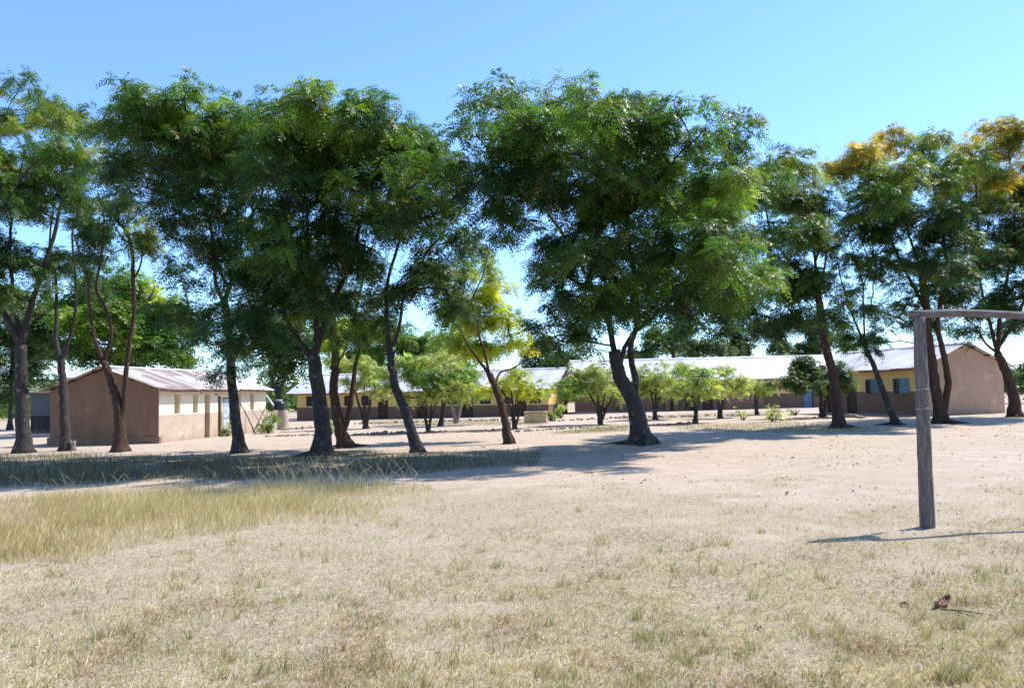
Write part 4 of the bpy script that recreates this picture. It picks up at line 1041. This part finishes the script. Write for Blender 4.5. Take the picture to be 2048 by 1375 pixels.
STRAW = np.array([(0.55, 0.44, 0.285), (0.66, 0.565, 0.43), (0.43, 0.335, 0.195), (0.34, 0.30, 0.14), (0.42, 0.395, 0.285), (0.24, 0.235, 0.10), (0.33, 0.21, 0.12)])
def lawn():
    rg = np.random.default_rng(21); n = 620000
    px = rg.uniform(-1150, 3200, n); py = rg.uniform(945, 1560, n)
    P = px_to_ground(px, py)
    dn = lawn_density(px, py, P[:, 0], P[:, 1]) * np.clip(0.2 + 1.3 * vnoise(P[:, 0], P[:, 1], 0.10, 19), 0, 1) * np.clip(2.6 * (vnoise(P[:, 0], P[:, 1], 0.42, 41) - .10), .34, 1)
    keep = (rg.random(n) < dn) & ~inpoly(px, py, TALL)
    P = P[keep]; px = px[keep]; py = py[keep]; n = len(P)
    tq = px_to_ground(rg.uniform(-1150, 3200, 220000), rg.uniform(975, 1480, 220000)); qx, qy = project(tq)
    tq = tq[(rg.random(len(tq)) < np.clip(lawn_density(qx, qy, tq[:, 0], tq[:, 1]) * 2.5, 0, 1)) & ~inpoly(qx, qy, TALL)]
    nth = len(tq); px = np.concatenate([px, project(tq)[0]]); py = np.concatenate([py, project(tq)[1]]); P = np.vstack([P, tq]); n = len(P)
    patch = vnoise(P[:, 0], P[:, 1], 0.8, 11); fine = vnoise(P[:, 0], P[:, 1], 0.16, 12)
    tuft = (vnoise(P[:, 0], P[:, 1], 0.13, 13) > 0.86)
    H = rg.uniform(0.025, 0.065, n) * (0.8 + 0.5 * fine) * np.where(tuft, 1.6, 1.0)
    lean = np.where(tuft, rg.uniform(0.1, 0.7, n), rg.uniform(0.35, 1.45, n))
    lean[-nth:] = rg.uniform(1.25, 1.56, nth); H[-nth:] *= rg.uniform(.5, 1.1, nth)
    gl = np.clip(0.7 * (patch - 0.42) + 0.40 * (px < 750) * np.clip((py - 1120) / 120, 0, 1) * 0.8, 0.04, 0.7)
    pick = rg.random(n); green = pick < gl * 0.75
    ci = np.where(green, rg.choice([3, 4, 4, 5], n), rg.choice([0, 1, 1, 2, 6], n, p=[.32, .27, .17, .15, .09]))
    ci = np.where(tuft & (rg.random(n) < .7), rg.choice([3, 5, 2], n), ci)
    rust = (vnoise(P[:, 0], P[:, 1], 0.55, 43) > .74) & (rg.random(n) < .45); ci = np.where(rust, 6, ci)
    col = np.minimum(STRAW[ci] * np.array([1.06, 1.05, 1.0]) * rg.uniform(.55, 1.4, (n, 1)), .8) * (0.85 + 0.3 * vnoise(P[:, 0], P[:, 1], 0.5, 14))[:, None]
    nt_ = 260; tp = px_to_ground(rg.uniform(-1000, 3050, nt_), 1010 + 390 * rg.random(nt_) ** .8)           # upright green tufts
    kb = rg.integers(8, 34, nt_); tb = np.repeat(tp, kb, 0); sp = np.repeat(rg.uniform(.02, .06, nt_), kb)
    tb[:, 0] += rg.normal(0, 1, len(tb)) * sp; tb[:, 1] += rg.normal(0, 1, len(tb)) * sp; tb[:, 2] = ground(tb[:, 0], tb[:, 1])
    P = np.vstack([P, tb]); H = np.concatenate([H, rg.uniform(.05, .12, len(tb)) * np.repeat(rg.uniform(.6, 1.2, nt_), kb)]); lean = np.concatenate([lean, rg.uniform(.02, .5, len(tb))])
    col = np.vstack([col, np.repeat(np.where(rg.random((nt_, 1)) < .7, [[.34, .32, .11]], [[.46, .34, .17]]), kb, 0) * rg.uniform(.7, 1.2, (len(tb), 1))]); n = len(P)
    blades(P, H, lean, rg.uniform(0, 2 * math.pi, n), rg.uniform(.003, .0062, n), col, 'short_dry_grass', 'short trampled straw coloured grass covering the playing field in the foreground')
lawn()
def tall():
    rg = np.random.default_rng(22); n = 210000
    px = rg.uniform(-1300, 960, n); py = rg.uniform(960, 1160, n)
    P = px_to_ground(px, py); jt = 60 * (vnoise(P[:, 0], P[:, 1], .55, 30) - .5) + 26 * (vnoise(P[:, 0], P[:, 1], .16, 31) - .5)
    k = inpoly(px, py + jt * np.clip((py - 985) / 40, 0, 1), TALL); px = px[k]; py = py[k]; P = P[k]; n = len(P)
    nz = vnoise(P[:, 0], P[:, 1], 0.7, 15); f = vnoise(P[:, 0], P[:, 1], 0.2, 16)
    edge = np.clip((np.interp(px, [-400, 0, 300, 470, 640, 900], [1150, 1140, 1090, 1080, 1052, 1000]) - py) / 55, 0.10, 1)
    keep = rg.random(n) < (0.35 + 0.65 * np.clip(1.6 * (0.5 * nz + 0.5 * f), 0, 1)) * (0.35 + 0.65 * edge)
    P = P[keep]; nz = nz[keep]; f = f[keep]; edge = edge[keep]; px = px[keep]; n = len(P)
    H = rg.uniform(.10, .30, n) * (.45 + .55 * edge) * (.55 + .8 * nz) * np.interp(px, [0, 300, 700, 900], [0.8, 1, 1.05, .55])
    ci = np.where(rg.random(n) < .40 * (.4 + nz), rg.choice([3, 5, 3, 4], n), rg.choice([0, 1, 2, 2, 6], n))
    ci = np.where((px < 180) & (rg.random(n) < .15), 6, ci)
    col = STRAW[ci] * rg.uniform(.95, 1.5, (n, 1)) * np.array([1.0, .98, .84])
    blades(P, H, rg.uniform(.05, .6, n), rg.uniform(0, 2 * math.pi, n), rg.uniform(.003, .006, n), col, 'tall_dry_grass', 'knee high yellow green grass along the left of the field', 3, .9)
tall()
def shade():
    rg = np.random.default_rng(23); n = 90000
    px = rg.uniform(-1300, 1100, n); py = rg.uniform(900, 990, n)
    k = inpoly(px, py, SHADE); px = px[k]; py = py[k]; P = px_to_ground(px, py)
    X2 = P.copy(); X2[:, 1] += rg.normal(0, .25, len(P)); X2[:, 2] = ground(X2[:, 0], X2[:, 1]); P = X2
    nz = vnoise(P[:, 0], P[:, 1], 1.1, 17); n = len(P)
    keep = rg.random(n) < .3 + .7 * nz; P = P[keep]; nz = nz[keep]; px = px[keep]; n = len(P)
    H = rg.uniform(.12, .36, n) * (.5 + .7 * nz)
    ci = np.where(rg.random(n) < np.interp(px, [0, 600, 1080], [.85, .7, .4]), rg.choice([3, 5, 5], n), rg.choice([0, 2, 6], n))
    col = STRAW[ci] * rg.uniform(.30, .52, (n, 1))  # straw palette darkened, painting the tree shade into the blades
    blades(P, H, rg.uniform(.05, .7, n), rg.uniform(0, 2 * math.pi, n), rg.uniform(.006, .012, n), col, 'shade_darkened_grass', 'rough green grass darkened with painted tree shade along the left verge', 2, .9)
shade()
def yard_grass():
    rg = np.random.default_rng(24); PP = []
    for p in YARD:
        a = np.array(p); n = 5000
        px = rg.uniform(a[:, 0].min(), a[:, 0].max(), n); py = rg.uniform(a[:, 1].min(), a[:, 1].max(), n); k = inpoly(px, py, p)
        PP.append(px_to_ground(px[k], py[k]))
    P = np.vstack(PP); n = len(P); P[:, 0] += rg.normal(0, .3, n); P[:, 1] += rg.normal(0, .5, n); P[:, 2] = ground(P[:, 0], P[:, 1])
    col = STRAW[rg.choice([0, 2, 3, 3, 5], n)] * rg.uniform(.75, 1.1, (n, 1))
    blades(P, rg.uniform(.05, .16, n), rg.uniform(.1, .9, n), rg.uniform(0, 6.28, n), rg.uniform(.012, .022, n), col, 'yard_grass', 'thin dry grass strips between the stone rows in the school yard', 2, .8)
yard_grass()

def stalks():
    """long arching seed stems above the tall grass"""
    rg = np.random.default_rng(25); mb = MB()
    xs_ = np.concatenate([rg.uniform(490, 850, 80), rg.uniform(20, 480, 26), rg.uniform(560, 700, 40)])
    for x in xs_:
        y = rg.uniform(968, 992); p = px_to_ground(np.array([x]), np.array([y]))[0]
        h = rg.uniform(.3, .75) if x > 480 else rg.uniform(.2, .5); hd = rg.choice([-1, 1], p=[.65, .35]); ben = rg.uniform(.15, .7); a = rg.normal(0, .5)
        pts = [p + np.array([hd * ben * h * u ** 1.8 * math.cos(a), ben * h * u ** 1.8 * math.sin(a), h * (u - .22 * ben * u ** 3)]) for u in np.linspace(0, 1, 8)]
        rad = np.array([.0016] * 5 + [.0028, .0032, .001])
        mb.tube(pts, rad, 4, 0, False)
    o = mb.build('seed_stalks', plain('dry_stalk', (0.58, 0.46, 0.26), .8, .3, 8))
    tag(o, 'thin arching dry seed stalks rising above the tall grass', 'grass', kind='stuff')
stalks()

def litter():
    """crumbs of dead leaf, twig and grit lying on the ground"""
    rg = np.random.default_rng(26); n = 30000
    px = rg.uniform(-250, 2300, n); py = 850 + (rg.random(n) ** 1.6) * 560
    keep = ~(inpoly(px, py, TALL)); px = px[keep]; py = py[keep]; P = px_to_ground(px, py); n = len(P)
    dr = vnoise(P[:, 0], P[:, 1], 1.3, 33); kk = rg.random(n) < np.clip(1.8 * (dr - .35), .12, 1); P = P[kk]; n = len(P)
    far_ = np.clip(P[:, 1] / 12, .5, 2.0) * rg.choice([.4, .6, .9, 1.3], n, p=[.4, .3, .2, .1])
    a = rg.uniform(0, 6.28, n); L_ = rg.uniform(.008, .03, n) * far_; W_ = L_ * rg.uniform(.15, .6, n)
    d = np.stack([np.cos(a), np.sin(a), rg.normal(0, .2, n)], -1); s = np.stack([-np.sin(a), np.cos(a), rg.normal(0, .25, n)], -1)
    c = P + np.array([0, 0, .014]); bow = np.stack([np.zeros(n), np.zeros(n), L_ * .4], -1)
    V = np.stack([c - d * L_[:, None], c + s * W_[:, None] + bow, c + d * L_[:, None], c - s * W_[:, None] + bow * .4], 1).reshape(-1, 3)
    pal = np.array([(.10, .06, .04), (.16, .10, .06), (.30, .19, .11), (.07, .05, .04), (.5, .42, .33)])
    o = np_mesh('leaf_litter', V, np.arange(len(V)).reshape(-1, 4), M['grass'], pal[rg.choice(5, n, p=[.3, .25, .2, .2, .05])])
    tag(o, 'scattered crumbs of dead leaf, twig and grit on the sand', 'litter', kind='stuff')
litter()

# ------------------------------------------------------------------ goal
gb = ground_at(1855, 1054)
gt = at(1838, 634, gb[1])
goal = empty('football_goal', tuple(gb))
tag(goal, 'weathered wooden goal made of a tall pole post and bent log crossbar', 'goal')
def pole(mb, P0, P1, r0, r1, seed, bow=(0, 0, 0), n=22, sides=16):
    rg = np.random.default_rng(seed); pts = []; rad = []
    for i in range(n + 1):
        u = i / n; p = P0 + (P1 - P0) * u + np.array(bow) * math.sin(math.pi * u) + rg.normal(0, .0015, 3)
        pts.append(p); rad.append((r0 + (r1 - r0) * u) * (1 + .015 * rg.normal() + .012 * math.sin(u * 19)))
    ph = rg.random() * 6
    mb.tube(pts, rad, sides, 0, True, lambda i, th: 1 + .03 * math.cos(3 * th + ph) + .02 * math.cos(5 * th + ph + i * .1), .012, seed)
H_ = gt[2] - gb[2]
p0 = np.array([0, 0, -.05]); p1 = gt - gb
mb = MB(); pole(mb, p0, p1, .083, .069, 1)
for (u, th, r) in ((.78, -1.9, .02), (.5, -1.5, .022), (.23, -1.4, .024), (.9, -1.7, .018), (.62, -2.2, .012)):      # knots and old branch stubs
    c = p0 + (p1 - p0) * u; dd = np.array([math.cos(th), math.sin(th), 0.15]); mb.tube([c + dd * .05, c + dd * .079, c + dd * .085], [r * 1.3, r, r * .5], 7)
po = mb.build('post', M['post'], goal, smooth=True)
wr = MB()
for zz in (.66, .57):
    c = p0 + (p1 - p0) * zz
    wr.tube([c + np.array([math.cos(t) * .0785, math.sin(t) * .0785, .004 * math.sin(3 * t)]) for t in np.linspace(0, 2 * math.pi, 25)], .0022, 4, 0, False)
wr.build('wire_band', plain('wire', (.55, .53, .5), .4, .2, 5, metal=.6), po)
mb = MB(); top = p1 + np.array([0, 0, 0.035])
far_p = top + np.array([7.0, 0.9, -0.12])
rgc = np.random.default_rng(5); cx_ = np.linspace(-.10, 7.0, 60)
mb.tube([top + np.array([x, .9 * x / 7, -.12 * x / 7 + .022 * math.sin(2.5 * max(x, 0)) * math.exp(-.25 * max(x, 0)) ]) for x in cx_],
        [.046 * (1 + .03 * math.sin(5 * x) + .004 * rgc.normal()) for x in cx_], 12, 0, True, lambda i, th: 1 + .04 * math.cos(3 * th + i * .05), 0.0, 5)
mb.build('crossbar', M['bar'], goal, smooth=True)
f2 = far_p + np.array([-.12, 0, -.05]); g2 = float(ground(gb[0] + f2[0], gb[1] + f2[1])) - gb[2]
mb = MB(); pole(mb, np.array([f2[0] + .1, f2[1], g2 - .05]), f2, .094, .08, 9); mb.build('post', M['post'], goal, smooth=True)

# ------------------------------------------------------------------ small things
# drum on a cement stand at the far corner of the left block
dp = ground_at(566, 858)
ds = 1562 / dp[1]
st = empty('tank_stand', tuple(dp)); tag(st, 'round cement stand under the black water drum', 'stand')
mb = MB(); k = dp[1] / FPX
mb.tube([(0, 0, -.1), (0, 0, .05), (0, 0, .06), (0, 0, 25 * k), (0, 0, 26 * k), (0, 0, 38 * k)], [13 * k, 12.5 * k, 11.3 * k, 10.6 * k, 10.9 * k, 9.6 * k], 20)
mb.build('base', M['cement'], st)
dt = (dp[0] - 8 * k, dp[1], dp[2] + 38 * k)
tk = empty('water_tank', dt); tag(tk, 'dark plastic water drum sitting on a round cement stand at the left block corner', 'tank')
mb = MB(); prof = [(0, 14), (2, 14.5), (4, 14.2), (5, 14.8), (9, 14.8), (10, 14.2), (11, 14.8), (14, 14.6), (16, 13), (17.5, 9), (18, 8.6)]
mb.tube([(0, 0, z * k + .003) for z, r in prof], [r * k * .92 for z, r in prof], 24); mb.build('shell', M['tank'], tk, smooth=True)
mb = MB(); mb.tube([(0, 0, 18 * k + .004), (0, 0, 20.5 * k), (0, 0, 21 * k)], [6.8 * k, 6.6 * k, 5.5 * k], 16); mb.build('lid', M['pipe'], tk, smooth=True)
# rain pipe from the eave to the drum
pa, pb = at(533, 790, 48.5), at(547, 810, 45.5)
mb = MB(); mb.tube([pa, pa + (pb - pa) * .1 + np.array([0, 0, -.02]), pb], .055, 10); pp = mb.build('rain_pipe', M['pipe']); tag(pp, 'pale rain pipe slanting from the left block eave down to the drum', 'pipe')
# poles leaning on the left block
for i, (b0, t0, lab) in enumerate([((497, 858), (480, 815), 'thick dark pole leaning on the left block wall beside the metal door'), ((510, 856), (501, 818), 'thin pole leaning on the left block wall, middle one of three'), ((522, 850), (507, 815), 'long thin pole leaning on the left block wall nearest the bush')]):
    q0 = ground_at(*b0); dd = 11.0 + i * 0.9
    wpt = np.array([A0[0], A0[1], 0]) + np.array([dA[0], dA[1], 0]) * (8.0 + .9 * i); wpt[2] = A_z + 1.55
    out = np.array([dA[1], -dA[0], 0])
    q0 = wpt + out * (.75 + .1 * i); q0[2] = float(ground(q0[0], q0[1])); q1 = wpt + out * .05 + np.array([-dA[0], -dA[1], 0]) * .5
    mb = MB(); pole(mb, q0, q1 + np.array([0, 0, .25]), .035 - .008 * i, .022 - .004 * i, 40 + i, (.03, 0, .02), 10, 8)
    tag(mb.build('leaning_pole', M['pole'] if i else M['twig'], smooth=True), lab, 'pole', 'poles leaning on the left block')
# low cement tank before the back block
c0 = ground_at(1072, 845); k = c0[1] / FPX
ct = empty('cement_tank', tuple(c0), R(-4)); tag(ct, 'low tan cement tank with worn rim before the gap between back blocks', 'tank')
mb = MB(); wx, wy, hz_ = 22 * k, .7, 20 * k
mb.box(-wx, wx, -wy, -wy + .15, -.1, hz_); mb.box(-wx, wx, wy - .15, wy, -.1, hz_); mb.box(-wx, -wx + .15, -wy + .15, wy - .15, -.1, hz_); mb.box(wx - .15, wx, -wy + .15, wy - .15, -.1, hz_); mb.box(-wx + .15, wx - .15, -wy + .15, wy - .15, -.1, hz_ * .5)
mb.build('basin', plain('cement_tan', (.48, .36, .22), .95, .35, 3, .4), ct, bevel=.03)
mb = MB(); mb.box(-wx - .04, wx + .04, -wy - .04, -wy + .17, hz_ + .002, hz_ + .07); mb.box(-wx - .04, wx + .04, wy - .17, wy + .04, hz_ + .002, hz_ + .07)
mb.box(-wx - .04, -wx + .17, -wy + .17, wy - .17, hz_ + .002, hz_ + .07); mb.box(wx - .17, wx + .04, -wy + .17, wy - .17, hz_ + .002, hz_ + .07)
mb.build('rim', plain('cement_rim', (.38, .28, .18), .95, .35, 4, .4), ct, bevel=.02)
# stump beside the slender trunk
s0 = ground_at(146, 901); k = s0[1] / FPX
sp = empty('tree_stump', tuple(s0)); tag(sp, 'short forked stump beside the slender spotted trunk at left', 'stump')
mb = MB(); mb.tube([(0, 0, -.05), (0.0, 0, .1), (.03, 0, .27), (.06, .02, .42)], [.13, .085, .07, .05], 10, 0, True, None, .15, 3); mb.tube([(0, 0, .12), (-.09, .02, .28), (-.11, .03, .40)], [.06, .05, .035], 8, 0, True, None, .15, 4)
mb.build('stem', M['bark_pale'], sp, smooth=True)

# edging stones
def stone_mesh(seed):
    rg = np.random.default_rng(seed); bm = bmesh.new(); bmesh.ops.create_icosphere(bm, subdivisions=2, radius=1.0)
    ax = rg.uniform(.75, 1.25, 3); ns = rg.normal(0, 1, (7, 3))
    for v in bm.verts:
        p = np.array(v.co); f = 1.0
        for q in ns:
            q = q / np.linalg.norm(q); dd = p @ q
            if dd > .72: f *= .72 / dd
        p = p * f * ax; p[2] = p[2] * .8 + .3
        v.co = p
    me_ = bpy.data.meshes.new('stone'); bm.to_mesh(me_); bm.free(); me_.materials.append(M['stone'])
    return me_
SM = [stone_mesh(s) for s in range(6)]
def stones(poly, n, group, label, size=(.10, .17), seed=0):
    rg = np.random.default_rng(seed); P = np.array(poly, float); seg = np.hypot(*np.diff(P, axis=0).T); cum = np.concatenate([[0], np.cumsum(seg)])
    for i in range(n):
        s = cum[-1] * (i + rg.uniform(-.35, .35) + .5) / n
        x, y = np.interp(s, cum, P[:, 0]), np.interp(s, cum, P[:, 1]); g = ground_at(x, y + rg.normal(0, .35))
        o = bpy.data.objects.new('edging_stone', SM[rg.integers(6)]); r = rg.uniform(*size)
        o.location = tuple(g); o.scale = (r * rg.uniform(.8, 1.5), r, r * rg.uniform(.7, 1.1)); o.rotation_euler = (0, 0, rg.uniform(0, 6.28))
        COL.objects.link(o); tag(o, label, 'stone', group)
stones([(530, 873), (640, 870)], 15, 'stones edging the path left of the stout trunk', 'small brown stone in the row edging the sand between bush and stout trunk', (.07, .12), 1)
stones([(560, 860), (632, 855)], 14, 'stones of the bed before the drum stand', 'brown stone in the short row behind, between drum stand and stout trunk', (.09, .15), 2)
stones([(708, 871), (830, 865)], 20, 'stones edging the path by the twin stems', 'brown stone in the row between twin reddish stems and leaning grey trunk', (.09, .17), 3)
stones([(845, 866), (1000, 862)], 24, 'stones edging the path left of the yellow tree', 'brown stone in the row between leaning grey trunk and leaning yellow tree', (.07, .13), 4)
stones([(1026, 864), (1120, 858), (1190, 853)], 18, 'stones edging the path left of the biggest tree', 'brown stone in the row between yellow tree and biggest trunk', (.07, .13), 5)
stones([(1300, 851), (1380, 848)], 14, 'stones edging the path right of the biggest tree', 'dark stone in the short row just right of the biggest trunk', (.08, .15), 6)
stones([(705, 848), (800, 845), (900, 843), (1000, 841), (1045, 841)], 40, 'stones lining the verge of the back block', 'stone in the long line before the cream and brown back block', (.09, .17), 7)
stones([(1105, 842), (1240, 836), (1380, 833), (1480, 829)], 40, 'stones lining the verge of the right back block', 'stone in the long line before the block with the brick panel', (.09, .16), 8)
stones([(1690, 834), (1730, 836)], 9, 'pale stones under the broadleaf tree', 'pale stone in the cluster between dark red trunk and bent sapling', (.10, .18), 9)
stones([(1555, 841), (1660, 836)], 16, 'stones behind the green bush', 'stone in the row running from green bush to dark red trunk', (.08, .14), 10)

# a curled dead leaf with a twig in the foreground, and a few others
def dead_leaf(px, py, size, seed, label):
    g = ground_at(px, py); rg = np.random.default_rng(seed); mb = MB(); n = 9
    a = rg.uniform(0, 6.28); rows_ = []
    for i in range(n + 1):
        u = i / n; w_ = math.sin(math.pi * min(1, u * .93 + .05)) * .36; row = []
        for j in range(7):
            v = (j / 6 - .5) * 2; x = (u - .5) * 1.5 * math.cos(.9 * (u - .5)); z = .20 + .30 * abs(v) ** 1.6 * (1 + .3 * math.sin(7 * u + seed)) + .38 * math.sin(u * 4.2 + seed) * .5 + rg.normal(0, .015); y = v * w_ * (1 - .35 * abs(v))
            row.append((size * (x * math.cos(a) - y * math.sin(a)), size * (x * math.sin(a) + y * math.cos(a)), max(.012, size * z * .8)))
        rows_.append(row)
    for i in range(n):
        for j in range(6): mb.poly([rows_[i][j], rows_[i + 1][j], rows_[i + 1][j + 1], rows_[i][j + 1]])
    r = empty('dead_leaf', tuple(g)); tag(r, label, 'leaf', 'dead leaves on the field')
    bl_ = mb.build('blade', M['dead_leaf'], r, smooth=True); md = bl_.modifiers.new('solid', 'SOLIDIFY'); md.thickness = .002
    s = MB(); e = np.array(rows_[0][3]); s.tube([e, e + np.array([-.25 * size * math.cos(a), -.25 * size * math.sin(a), .05 * size])], .002, 5); s.build('stem', M['twig'], r)
    return g
dead_leaf(1886, 1213, .16, 3, 'curled reddish brown dead leaf, largest on the near field at right')
dead_leaf(1808, 1211, .06, 5, 'small brown dead leaf left of the largest curled leaf')
dead_leaf(1515, 1257, .055, 8, 'small dark dead leaf on the near field right of centre')
dead_leaf(1575, 988, .09, 11, 'dark clump of dead leaf on the sand left of the goal post')
dead_leaf(1895, 1366, .07, 14, 'pale grey dead leaf at the bottom edge of the field')
g = ground_at(1925, 1228); mb = MB()
mb.tube([np.array([-.12, .06, .02]), np.array([0, .01, .025]), np.array([.12, -.05, .015])], [.006, .005, .003], 6); mb.tube([np.array([-.05, .03, .022]), np.array([-.01, -.06, .02]), np.array([.02, -.12, .015])], [.005, .004, .002], 6)
tw = mb.build('twig', M['twig']); tw.location = tuple(g); tag(tw, 'forked dark twig beside the largest curled dead leaf', 'twig')
